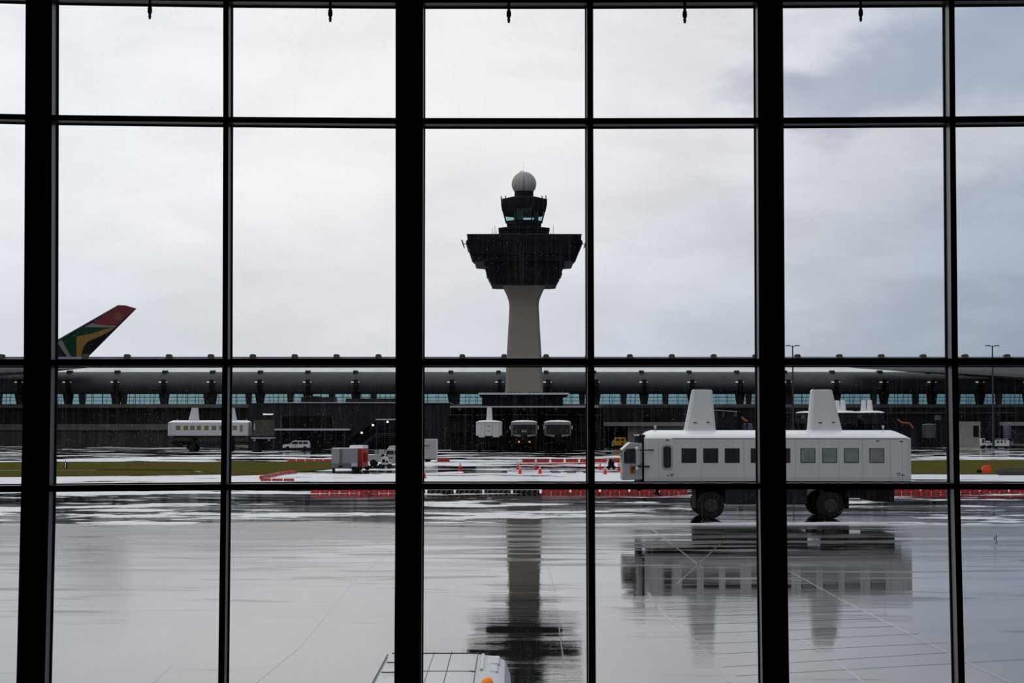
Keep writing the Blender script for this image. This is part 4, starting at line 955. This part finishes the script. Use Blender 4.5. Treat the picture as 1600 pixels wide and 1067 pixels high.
MB().lathe([(0.04, 0), (0.07, 0.05), (0.02, 0.14)], (-0.3, 0, 1.9), n=10).box(-0.1, 0.0, -0.1, 0.1, 1.9, 1.96).build('roof_lamp', mat('dull_white'), suv)
MB().box(-0.35, -0.1, -0.975, -0.955, 0.85, 1.02).build('door_mark', UNDER, suv)

# enclosed trailers
DQ = GD(737.5); k_ = DQ / F
tr1 = thing('cargo_trailer', 'silver grey enclosed cargo trailer with a pointed nose, in front of the red one', 'trailer', (X(546, DQ + 2), DQ + 1.6, 0))
def lx(px, D, o): return X(px, D) - o.location.x
def ly(D, o): return D - o.location.y
SIL = mat('trailer_silver', srgb(150, 153, 158), 0.4, var=0.06); SIL2 = mat('trailer_skirt', srgb(112, 114, 120), 0.4)
fp = [(lx(518, DQ, tr1), -1.6), (lx(531, DQ, tr1), -1.95), (lx(535, DQ, tr1), -1.9), (lx(557.5, DQ, tr1), -1.2), (lx(559.5, DQ + 4, tr1), 2.2), (lx(524, DQ + 4, tr1), 2.0)]
zt_ = Z(701, DQ)
MB().pxy(fp, 0.95, zt_).build('body', SIL, tr1, bevel=0.03)
fp2 = [(a * 1.005, b_ * 1.005) for a, b_ in fp]
MB().pxy(fp2, 0.42, 0.95).build('skirt', SIL2, tr1)
MB().pxy([(a * 1.01, b_ * 1.01) for a, b_ in fp], zt_, zt_ + 0.05).build('roof', mat('trailer_roof', g(0.6), 0.4), tr1)
MB().box(fp[1][0], fp[2][0] + 0.02, -1.99, -1.93, 0.5, zt_).build('nose_trim', mat('nose_dark', g(0.12), 0.4), tr1)
MB().box(lx(549, DQ, tr1), lx(558.3, DQ, tr1), -1.62, -1.25, 0.62, 0.98).build('mudguard', mat('trailer_roof'), tr1)
wheel(tr1, lx(554, DQ, tr1), -1.35, 0.34, 0.24); wheel(tr1, lx(554, DQ, tr1), 1.7, 0.34, 0.24)
MB().box(lx(519.5, DQ, tr1), lx(523.5, DQ, tr1), -1.55, -1.3, 0, 0.45).build('jack_leg', BLACK, tr1)
MB().tube([(fp[1][0] - 0.1, -1.9, 0.5), (fp[1][0] - 0.5, -2.6, 0.45)], 0.05, 6).tube([(fp[1][0] - 0.5, -2.6, 0.45), (fp[1][0] - 0.5, -2.6, 0.0)], 0.04, 6).box(fp[1][0] - 0.05, fp[1][0] + 0.35, -2.1, -1.97, 0.55, 0.75).build('drawbar', BLACK, tr1)
DQ2 = DQ + 5.5
tr2 = thing('cargo_trailer', 'red enclosed trailer with a white sloping roof behind the silver one', 'trailer', (X(563, DQ2), DQ2 + 1.5, 0))
rp_ = [(lx(545, DQ2, tr2), -1.0), (lx(567, DQ2, tr2), -1.5), (lx(575.5, DQ2 + 2, tr2), 0.4), (lx(575.5, DQ2 + 3, tr2), 1.6), (lx(552, DQ2 + 3, tr2), 1.6)]
zt2 = Z(700.5, DQ2)
MB().pxy(rp_, 0.45, zt2).build('body', mat('trailer_red', srgb(178, 42, 26), 0.45, var=0.1), tr2)
MB().loft([[(a, b_, zt2) for a, b_ in rp_], [(a * 0.93, b_ * 0.93 + 0.05, zt2 + 0.34) for a, b_ in rp_]]).build('roof', WROOF, tr2)
p1, p2 = Vector(rp_[1]), Vector(rp_[2])
MB().box(lx(558, DQ2, tr2), lx(565, DQ2, tr2), -1.5, -1.42, 0.65, zt2 - 0.15).build('door', mat('door_red', srgb(150, 26, 16), 0.4), tr2)
MB().box(lx(569, DQ2, tr2), lx(573.6, DQ2, tr2), -1.0, -0.92, 1.0, zt2 - 0.5).build('rear_hatch', mat('door_red'), tr2)
MB().box(lx(565.3, DQ2, tr2), lx(567, DQ2, tr2), -1.52, -1.45, 0.45, zt2).build('corner_post', mat('post_red', srgb(190, 80, 60), 0.4), tr2)
wheel(tr2, lx(562, DQ2, tr2), -1.2, 0.32, 0.22); wheel(tr2, lx(571, DQ2, tr2), 1.3, 0.32, 0.22)
# ladder leaning on nothing is avoided: the drawbar of the red trailer
DU = 232
ut = thing('utility_truck', 'white utility pickup with a service bed beside the trailers, half behind the broad mullion', 'truck', (X(610, DU), DU, 0))
u_ = lambda px: X(px, DU) - X(610, DU)
MB().pxz([(u_(575), 0.62), (u_(575), Z(710, DU)), (u_(596), Z(710, DU)), (u_(596), 0.62)], -1.0, 1.0).build('service_bed', mat('truck_white', g(0.45), 0.4), ut, bevel=0.04)
MB().pxz([(u_(596.2), 0.55), (u_(603), Z(710, DU)), (u_(604), Z(703, DU)), (u_(606), Z(701.5, DU)), (u_(627), Z(701.5, DU)), (u_(633), Z(709.5, DU)), (u_(645), Z(712, DU)), (u_(647), 0.55)], -1.0, 1.0).build('cab', mat('truck_white'), ut, bevel=0.04)
MB().box(u_(606.5), u_(616), -1.02, -0.98, Z(709.5, DU), Z(704, DU)).box(u_(617.5), u_(627), -1.02, -0.98, Z(709.5, DU), Z(704, DU)).build('cab_window', DGLASS, ut)
MB().box(u_(608.5), u_(611), -1.02, -1.0, Z(716, DU), Z(714, DU)).box(u_(612), u_(614.5), -1.02, -1.0, Z(716, DU), Z(714, DU)).build('door_mark', BLACK, ut)
for s in (-1, 1):
    for px_ in (584.5, 638): wheel(ut, u_(px_), s * 0.9, 0.46, 0.28)
MB().box(u_(586), u_(591), -0.6, 0.6, Z(710, DU), Z(703, DU)).build('crate', mat('crate_tan', srgb(150, 140, 120), 0.6), ut)
MB().box(u_(592), u_(600), -0.5, 0.6, Z(710, DU), Z(702.5, DU)).build('tool_box', mat('dull_white'), ut)
MB().lathe([(0.05, 0), (0.11, 0.05), (0.11, 0.25), (0.03, 0.3)], (u_(616.5), 0, Z(701.5, DU)), n=12).build('beacon', mat('dull_white'), ut)
DG = GD(732.5)
gc = thing('ground_power_cart', 'small white wheeled ground power cart in front of the utility truck', 'cart', (X(600, DG), DG + 0.7, 0))
g_ = lambda px: X(px, DG) - X(600, DG)
MB().loft([[(g_(594), y, 0.5), (g_(608), y, 0.5), (g_(606.5), y, Z(716, DG)), (g_(604), y, Z(713.5, DG)), (g_(598), y, Z(713.5, DG)), (g_(595), y, Z(717, DG))] for y in (-0.5, 0.5)]).build('housing', mat('cart_white', g(0.5), 0.4), gc, bevel=0.05)
MB().box(g_(597), g_(601.5), -0.53, -0.49, 0.75, 1.15).box(g_(602.5), g_(606), -0.53, -0.49, 0.75, 0.95).build('control_panel', BLACK, gc)
MB().tube([(g_(597.5), 0, Z(713.5, DG)), (g_(597.5), 0, Z(709.5, DG))], 0.14, 10).box(g_(603.5), g_(605), -0.1, 0.1, Z(713.5, DG), Z(704, DG)).build('stack', BLACK, gc)
for px_, y in ((594.5, -0.5), (608, -0.5), (594.5, 0.5), (608, 0.5)): wheel(gc, g_(px_), y, 0.30, 0.16)
MB().box(g_(593), g_(609.5), -0.4, 0.4, 0.35, 0.5).build('frame', BLACK, gc)
DX = GD(723)
bt = thing('box_truck', 'white box truck with dark lettering, half hidden behind the broad mullion left of the tower', 'truck', (X(660, DX), DX + 1.2, 0))
b__ = lambda px: X(px, DX) - X(660, DX)
MB().box(b__(628), b__(683), -1.2, 1.2, Z(717, DX), Z(686, DX)).build('cargo_box', mat('box_white', srgb(160, 160, 156), 0.45), bt, bevel=0.03)
MB().box(b__(682.2), b__(683.8), -1.24, -1.0, Z(718.5, DX), Z(686, DX)).box(b__(628), b__(683), -1.23, -1.19, Z(687.5, DX), Z(685.6, DX)).build('edge_trim', LEDGE, bt)
text('ART', 0.42, (b__(667.5), -1.22, Z(696.8, DX)), (math.pi / 2, 0, 0), mat('sign_black'), bt, 'lettering', sx=1.1)
text('LF', 0.42, (b__(668), -1.22, Z(701.2, DX)), (math.pi / 2, 0, 0), mat('faint_grey', g(0.2), 0.5), bt, 'lettering', sx=0.9)
MB().box(b__(662), b__(668), -1.225, -1.205, Z(707, DX), Z(706.4, DX)).build('small_print', mat('faint_grey'), bt)
MB().box(b__(629), b__(682), -1.0, 1.0, 0.45, Z(717, DX)).build('chassis', BLACK, bt)
MB().pxz([(b__(606) - 0.4, 0.5), (b__(606) - 0.4, 1.5), (b__(608), 2.3), (b__(627), 2.4), (b__(627), 0.5)], -1.05, 1.05).build('cab', mat('truck_white'), bt)
for s in (-1, 1):
    for px_ in (614, 668): wheel(bt, b__(px_), s * 0.95, 0.42, 0.3)
sn = thing('plastic_sheet', 'low crumpled white sheet lying on the apron in front of the box truck', 'sheet', (X(677, GD(725.5)), GD(725.5), 0))
rg = []
for k in range(9):
    f = k / 8; x = -1.3 + 2.9 * f; hgt = 0.38 * math.sin(math.pi * min(1, f * 1.3 + 0.08)) ** 0.6 * (1 - 0.55 * f) if f < 0.7 else 0.14 * (1.02 - f) / 0.32 + 0.02
    rg.append([(x, -0.9 + 0.2 * f, 0), (x, -0.5, max(0.03, hgt * 0.8)), (x, 0.1, max(0.03, hgt)), (x, 0.7, max(0.03, hgt * 0.6)), (x, 1.0, 0)])
MB().loft(rg).build('sheet_fabric', mat('sheet_white', g(0.8), 0.5), sn, smooth=True)
# yellow van in the garage
DY = 402
yv = thing('van', 'small yellow van facing the camera in front of the beige garage', 'van', (X(969, DY), DY, 0))
q = lambda px: X(px, DY) - X(969, DY)
MB().loft([[(q(959.5), y, 0.55), (q(978.5), y, 0.55), (q(979), y, Z(691, DY)), (q(977), y, Z(683.5 + yy_, DY)), (q(961.5), y, Z(683.5 + yy_, DY)), (q(959), y, Z(691, DY))] for y, yy_ in ((-0.1, 0.4), (0.8, 0), (4.2, 0.2))]).build('body', YEL, yv, bevel=0.08)
MB().box(q(962.3), q(967.8), -0.16, 0.02, Z(688.6, DY), Z(685, DY)).box(q(970), q(975.6), -0.16, 0.02, Z(688.6, DY), Z(685, DY)).build('windscreen', DGLASS, yv)
MB().box(q(970.5), q(974), -0.14, -0.05, Z(694, DY), Z(691.5, DY)).build('grille', BLACK, yv)
MB().box(q(961), q(977), -0.1, 3.8, 0.3, 0.6).build('chassis', BLACK, yv)
MB().lathe([(0.02, -0.08), (0.2, -0.05), (0.2, 0.03), (0.02, 0.05)], (q(957.5), -0.1, Z(690, DY)), axis='y', n=12).box(q(955.5), q(958.5), 0.0, 0.2, Z(697, DY), Z(691, DY)).build('mirror', mat('dull_white'), yv)
for px_ in (961.5, 976.5):
    for y in (0.7, 3.3):
        MB().lathe([(0.2, -0.13), (0.36, -0.13), (0.36, 0.13), (0.2, 0.13)], (q(px_), y, 0.36), axis='x', n=16).build('wheel', RUBBER, yv)
# white tugs at the right
DV = 398
def tug(pxa, pxb, lab, kind):
    c = (pxa + pxb) / 2; o = thing('baggage_tug', lab, 'tug', (X(c, DV), DV, 0), 0, 'tugs by the pale hut')
    q = lambda px: X(px, DV) - X(c, DV)
    if kind:
        MB().box(q(pxa), q(pxb), -0.8, 0.8, 0.55, 1.15).build('bed', WVEH, o, bevel=0.05)
        MB().box(q(pxa), q(pxa + 5), -0.75, 0.75, 1.15, 2.05).build('cab', mat('tug_dark', g(0.05), 0.4), o)
        MB().box(q(pxa) - 0.05, q(pxa + 5.5), -0.8, 0.8, 2.05, 2.2).box(q(pxa) - 0.02, q(pxa) + 0.12, -0.8, 0.8, 1.1, 2.1).box(q(pxa + 5) - 0.1, q(pxa + 5), -0.8, 0.8, 1.1, 2.1).build('cab_frame', WVEH, o)
        MB().box(q(pxa + 7), q(pxb - 3), -0.7, 0.7, 1.3, 1.6).build('engine_cover', WVEH, o, bevel=0.05)
    else:
        MB().box(q(pxa), q(pxb), -0.9, 0.9, 0.5, 1.7).build('hull', WVEH, o, bevel=0.05)
        MB().box(q(pxa + 3), q(pxa + 6.5), -0.92, -0.88, 1.2, 1.6).box(q(pxa + 9), q(pxa + 12), -0.92, -0.88, 1.2, 1.6).box(q(pxa + 15), q(pxa + 17), -0.92, -0.88, 1.2, 1.6).build('side_opening', BLACK, o)
        mb = MB()
        for k in range(6): xx = q(pxa + 2 + k * 3.6); mb.box(xx, xx + 0.1, -0.8, -0.7, 1.7, 2.1)
        mb.box(q(pxa + 2), q(pxa + 20), -0.8, -0.7, 2.02, 2.1); mb.build('rail', WVEH, o)
    for px_ in (pxa + 3.5, pxb - 4):
        for s in (-1, 1): wheel(o, q(px_), s * 0.75, 0.38, 0.22)
tug(1532, 1549, 'white baggage tug with a small open cab beside the pale hut', True)
tug(1552.5, 1575.5, 'boxy white tug with side openings right of the tug with the open cab', False)
bc = thing('baggage_cart', 'low pale baggage cart at the right edge beyond the white tugs', 'cart', (X(1592, 400), 400, 0))
MB().box(-1.6, 2.6, -0.8, 0.8, 0.6, 0.9).box(-1.6, -1.45, -0.8, 0.8, 0.9, 1.5).build('deck', mat('cart_tan', srgb(120, 118, 100), 0.6), bc)
for x in (-1.2, 2.1):
    for s in (-1, 1): wheel(bc, x, s * 0.7, 0.3, 0.18)

# white van right below the window, orange beacon on its roof
vn = thing('crew_van', 'white van roof with an orange beacon and thin dark seams, below the window', 'van', (-0.99, 24.35, 0))
ZR = 2.2
def vsec(y, w_, top, c=0.28):
    pts = [(-w_, 0.4), (-w_ - 0.02, 1.1), (-w_ + 0.06, top - c)]
    pts += [(-w_ + 0.13, top - 0.10), (-w_ + 0.26, top - 0.035), (-0.4, top), (0.4, top), (w_ - 0.26, top - 0.035), (w_ - 0.13, top - 0.10)]
    pts += [(w_ - 0.06, top - c), (w_ + 0.02, 1.1), (w_, 0.4)]
    return [(x, y, z) for x, z in pts]
WV = mat('van_white', g(0.5), 0.35, var=0.05, vs=4)
MB().loft([vsec(-2.4, 0.95, ZR - 0.12), vsec(-2.25, 1.02, ZR - 0.02), vsec(-1.5, 1.02, ZR), vsec(1.9, 1.02, ZR), vsec(2.2, 1.02, ZR - 0.03), vsec(2.36, 0.97, ZR - 0.12), vsec(2.42, 0.93, ZR - 0.5)]).build('body', WV, vn, smooth=True)
SEAM = mat('roof_seam_dark', g(0.05), 0.5)
def line(a, b_, wd=0.008, z=ZR + 0.001, m=SEAM, nm='roof_seam', h=0.006):
    a, b_ = Vector(a), Vector(b_); d = (b_ - a).normalized(); n = Vector((-d.y, d.x)) * wd / 2
    MB().pxy([a + n, b_ + n, b_ - n, a - n], z - 0.01, z + h).build(nm, m, vn)
line((-0.13, -2.2), (-0.13, 2.2), 0.005); line((0.12, -2.2), (0.12, 2.2), 0.009); line((-0.80, -2.2), (-0.80, 2.1), 0.014, ZR - 0.03)
line((-0.40, 0.1), (0.50, 0.1), 0.009); line((-0.74, 2.12), (0.66, 2.12), 0.009, ZR - 0.012); line((-0.74, 0.0), (-0.45, 0.0), 0.009)
line((-0.74, 1.0), (-0.5, 1.0), 0.009); line((-0.45, 0.0), (-0.45, 1.6), 0.007); line((0.50, -2.2), (0.50, 2.1), 0.009, ZR - 0.004)
MB().box(0.56, 0.60, 0.3, 1.9, ZR - 0.03, ZR + 0.01).build('roof_rail', WV, vn)
MB().box(0.64, 0.82, 1.1, 1.9, ZR - 0.10, ZR - 0.02).box(0.64, 0.80, 0.3, 0.9, ZR - 0.10, ZR - 0.02).build('roof_hatch', mat('hatch_white', g(0.5), 0.4, var=0.4, vs=20), vn, bevel=0.02)
be = MB().lathe([(0.085, 0), (0.085, 0.03), (0.03, 0.035)], (0.68, -1.27, ZR - 0.035), n=20).build('beacon', BLACK, vn)
MB().lathe([(0.075, 0.03), (0.075, 0.08), (0.06, 0.12), (0.03, 0.145), (0.005, 0.15)], (0.68, -1.27, ZR - 0.035), n=24).build('beacon_dome', mat('beacon_orange', srgb(245, 140, 20), 0.25, emit=0.15), be, smooth=True)
MB().box(-0.7, 0.7, -2.47, -2.33, 1.25, 1.85).build('rear_window', DGLASS, vn)
for s in (-1, 1):
    y0, y1 = sorted((s * 0.93, s * 0.975)); MB().box(y0, y1, -1.8, 1.5, 1.25, 1.8).build('side_window', DGLASS, vn)
    for y in (-1.5, 1.5):
        MB().lathe([(0.2, -0.12), (0.34, -0.12), (0.34, 0.12), (0.2, 0.12)], (s * 0.84, y, 0.34), axis='x', n=20).build('wheel', RUBBER, vn)

# ---------------------------------------------------------------- cones, barricades, small apron things
cone = None
CL = ['orange traffic cone at the very left, touching the edge of the broad mullion', 'lone orange traffic cone on the apron between the box truck and the tower',
      'orange traffic cone standing just behind another, below the number 612 lounge', 'orange traffic cone nearest of the overlapping pair below the number 612 lounge',
      'orange traffic cone standing farther back, left of the single cone below the T lounge', 'orange traffic cone standing alone and nearer, below the T lounge',
      'orange traffic cone farther back, just right of the slim middle mullion', 'orange traffic cone nearer and right of the one by the slim middle mullion', 'orange traffic cone right beside the front of the big lounge cab']
for (px_, py_), lb in zip([(662.8, 747), (719, 735), (809.3, 733.5), (812.5, 740), (837, 733.5), (843.8, 740), (937.5, 734), (945.5, 740.5), (966.8, 735)], CL):
    x, y = G(px_, py_)
    if cone is None:
        cone = thing('traffic_cone', lb, 'traffic cone', (x, y, 0), 0, 'orange traffic cones on the apron')
        MB().box(-0.24, 0.24, -0.24, 0.24, 0, 0.05).build('cone_base', ORNG, cone)
        MB().lathe([(0.19, 0.05), (0.165, 0.2), (0.07, 0.86), (0.045, 0.92), (0.01, 0.93)], (0, 0, 0), n=16).build('cone_body', ORNG, cone, smooth=True)
        for a, b_ in ((0.50, 0.62), (0.70, 0.86)):
            ra_, rb_ = [0.165 - (z - 0.2) / 0.66 * 0.095 + 0.006 for z in (a, b_)]
            MB().lathe([(ra_, a), (rb_, b_)], (0, 0, 0), n=16).build('reflective_collar', WSTR, cone)
    else:
        c = copy_tree(cone, label=lb); c.location = (x, y, 0)
def make_barricade(name, label, group, L, H, m1, m2, loc, lamp=True, rz=0.0, n=3):
    o = thing(name, label, 'barricade', loc, rz, group)
    MB().loft([[(-L / 2, -0.15, 0), (L / 2, -0.15, 0), (L / 2, 0.15, 0), (-L / 2, 0.15, 0)], [(-L / 2 + .03, -0.12, H), (L / 2 - .03, -0.12, H), (L / 2 - .03, 0.12, H), (-L / 2 + .03, 0.12, H)]]).build('rail_body', m1, o)
    for k in range(n):
        x = -L / 2 + L * (k + 0.35) / n; dx = H * 0.8; wd = L * 0.22 / n
        MB().loft([[(x, -0.165, 0.02), (x + wd, -0.165, 0.02), (x + wd, 0.165, 0.02), (x, 0.165, 0.02)], [(x + dx * 0.6, -0.135, H * 0.97), (x + dx * 0.6 + wd, -0.135, H * 0.97), (x + dx * 0.6 + wd, 0.135, H * 0.97), (x + dx * 0.6, 0.135, H * 0.97)]]).build('stripe', m2, o)
    if lamp:
        for x in (-0.36, 0.38):
            MB().lathe([(0.01, -0.05), (0.05, -0.03), (0.05, 0.03), (0.01, 0.05)], (x, -0.2, 0.08), axis='y', n=10).tube([(x, -0.18, 0.08), (x, -0.1, 0.08)], 0.03, 6).build('lamp', mat('barricade_lamp', g(0.8), 0.4), o)
    return o
DBr = GD(770.5)
STR = mat('stripe_grey', srgb(120, 100, 96), 0.5)
ORD = ['first', 'second', 'third', 'fourth', 'fifth', 'sixth', 'seventh', 'eighth']
proto = None
def row(src, xs, D, lab, group, sc=(1, 1, 1)):
    first = None
    for k, px_ in enumerate(xs):
        c = copy_tree(src); c['label'] = lab % ORD[k]; c['group'] = group
        c.location = (X(px_, D), D, 0); c.scale = sc
proto = make_barricade('low_barricade', 'low red striped barricade, first from the left of the row under the lounge cab', 'red barricades beneath the big lounge cab', 2.20, 0.34, RED, STR, (X(868, DBr), DBr, 0))
n_ = 0
for px_ in (914, 960, 1006, 1052):
    n_ += 1; c = copy_tree(proto, label='low red striped barricade, %s from the left of the row under the lounge cab' % ORD[n_]); c.location = (X(px_, DBr), DBr, 0)
row(proto, (1414, 1460, 1506, 1552, 1598, 1644), DBr, 'low red striped barricade, %s from the left of the row right of the lounge', 'red barricades right of the big lounge')
row(proto, (508, 554, 600), DBr, 'low red striped barricade, %s from the left of the row under the trailers', 'red barricades left of the broad middle mullion')
pb = None
for k in range(5):
    px_ = 644 + k * 44.5
    lb = 'low black yellow-striped barricade, %s from the left of its row by the red one' % ORD[k]
    if pb is None:
        pb = make_barricade('low_barricade', lb, 'black and yellow barricade row', 2.1, 0.26, BLACK, mat('dull_yellow', srgb(96, 90, 66), 0.5), (X(px_, DBr), DBr, 0), lamp=False, n=5)
    else:
        c = copy_tree(pb, label=lb); c.location = (X(px_, DBr), DBr, 0)
# taller red barricades in front of the docked lounges
D2 = GD(722.5); pb = None
for k in range(7):
    x = X(826 + k * 22.5, D2); lb = 'taller red barricade, %s from the left of the far row behind the cones' % ORD[k]
    if pb is None:
        pb = make_barricade('barricade', lb, 'far red barricade row', 1.80, 0.52, RED, STR, (x, D2, 0), lamp=False)
    else:
        c = copy_tree(pb, label=lb); c.location = (x, D2, 0)
c = copy_tree(pb, label='single red barricade lying right of the box truck', group=''); c.location = (X(693, GD(721)), GD(721), 0); del c['group']
row(pb, [456 + k * 14.2 for k in range(5)], 264.5, 'red barricade, %s from the left along the far edge of the left grass', 'barricades along the left grass', (0.66, 1, 0.6))
# slanting line in front of the left grass
zig = [(407, 748.6), (417, 747), (427, 745), (437, 742.6), (449, 741), (462, 739.9)]
for k, (a, b_) in enumerate(zip(zig, zig[1:])):
    p, q2 = Vector(G(*a)), Vector(G(*b_)); m_ = (p + q2) / 2; ang = math.atan2(q2.y - p.y, q2.x - p.x); ln = (q2 - p).length
    c = copy_tree(proto, label='low red striped barricade, %s from the left of the slanting line' % ORD[k], group='slanting barricade line by the left grass')
    c.location = (m_.x, m_.y, 0); c.rotation_euler = (0, 0, ang); c.scale = (ln * 0.93 / 2.2, 1, 1)
row(proto, (416, 434, 452), GD(751.5), 'low red striped barricade, %s from the left before the slanting line', 'short barricade line before the slanting one', (0.45, 1, 0.7))
# orange covered post and small posts
x, y = G(1541, 740)
oc = thing('covered_post', 'bright orange cloth bag over a short post on the right grass strip', 'marker', (x, y, 0.1))
MB().loft([[(-0.55, -0.3, 0), (0.5, -0.3, 0), (0.5, 0.3, 0), (-0.55, 0.3, 0)], [(-0.45, -0.25, 0.5), (0.46, -0.25, 0.55), (0.46, 0.25, 0.55), (-0.45, 0.25, 0.5)], [(-0.15, -0.12, 0.82), (0.3, -0.12, 0.86), (0.3, 0.12, 0.86), (-0.15, 0.12, 0.82)]]).build('cloth_bag', mat('bag_orange', srgb(228, 72, 24), 0.6), oc, smooth=True)
MB().tube([(0.2, 0, 0.8), (0.15, 0, 1.02)], 0.03, 6).build('post', BLACK, oc)
MB().lathe([(0.02, 0), (0.3, 0.0), (0.26, 0.3), (0.02, 0.45)], (-0.75, 0.1, 0), n=12).build('sandbag', BLACK, oc)
x, y = G(102.5, 733.5)
mp = thing('marker_post', 'small black and white marker post on the left grass strip', 'marker', (x, y, 0.1))
MB().box(-0.18, 0.18, -0.15, 0.15, 0, 0.75).build('post', BLACK, mp); MB().box(-0.06, 0.06, -0.17, -0.14, 0.05, 0.75).build('white_stripe', mat('mirror_white'), mp)
MB().tube([(0, 0, 0.75), (0, 0, 1.0)], 0.03, 6).build('cap_rod', BLACK, mp)
x, y = G(955, 733)
cp = thing('compressor_cart', 'small black machine on wheels between the cones left of the lounge cab', 'cart', (x, y, 0))
MB().box(-0.35, 0.35, -0.3, 0.3, 0.3, 0.95).box(-0.2, 0.1, -0.2, 0.2, 0.95, 1.25).build('engine', BLACK, cp, bevel=0.04)
MB().tube([(0.3, 0, 0.8), (0.75, 0, 1.0), (1.0, 0, 0.6), (0.95, 0, 0.0)], 0.05, 6).build('handle', mat('bracket_dark'), cp)
for px_ in (-0.3, 0.3):
    for s in (-1, 1): wheel(cp, px_, s * 0.3, 0.22, 0.1)
x, y = G(1498.0 + 62, 841.5)
tb = thing('drain_bollard', 'tiny dark post standing in the wet apron at the right edge', 'marker', (G(1557, 843)[0], G(1557, 843)[1], 0))
MB().tube([(0, 0, 0), (0, 0, 0.16)], 0.02, 8).build('stem', BLACK, tb); MB().lathe([(0.02, 0.16), (0.05, 0.17), (0.05, 0.2), (0.01, 0.22)], (0, 0, 0), n=10).build('cap', TEAL, tb)
for o in list(bpy.data.objects):
    if o.parent is None and o.type == 'EMPTY' and 'kind' not in o: o['kind'] = 'thing'
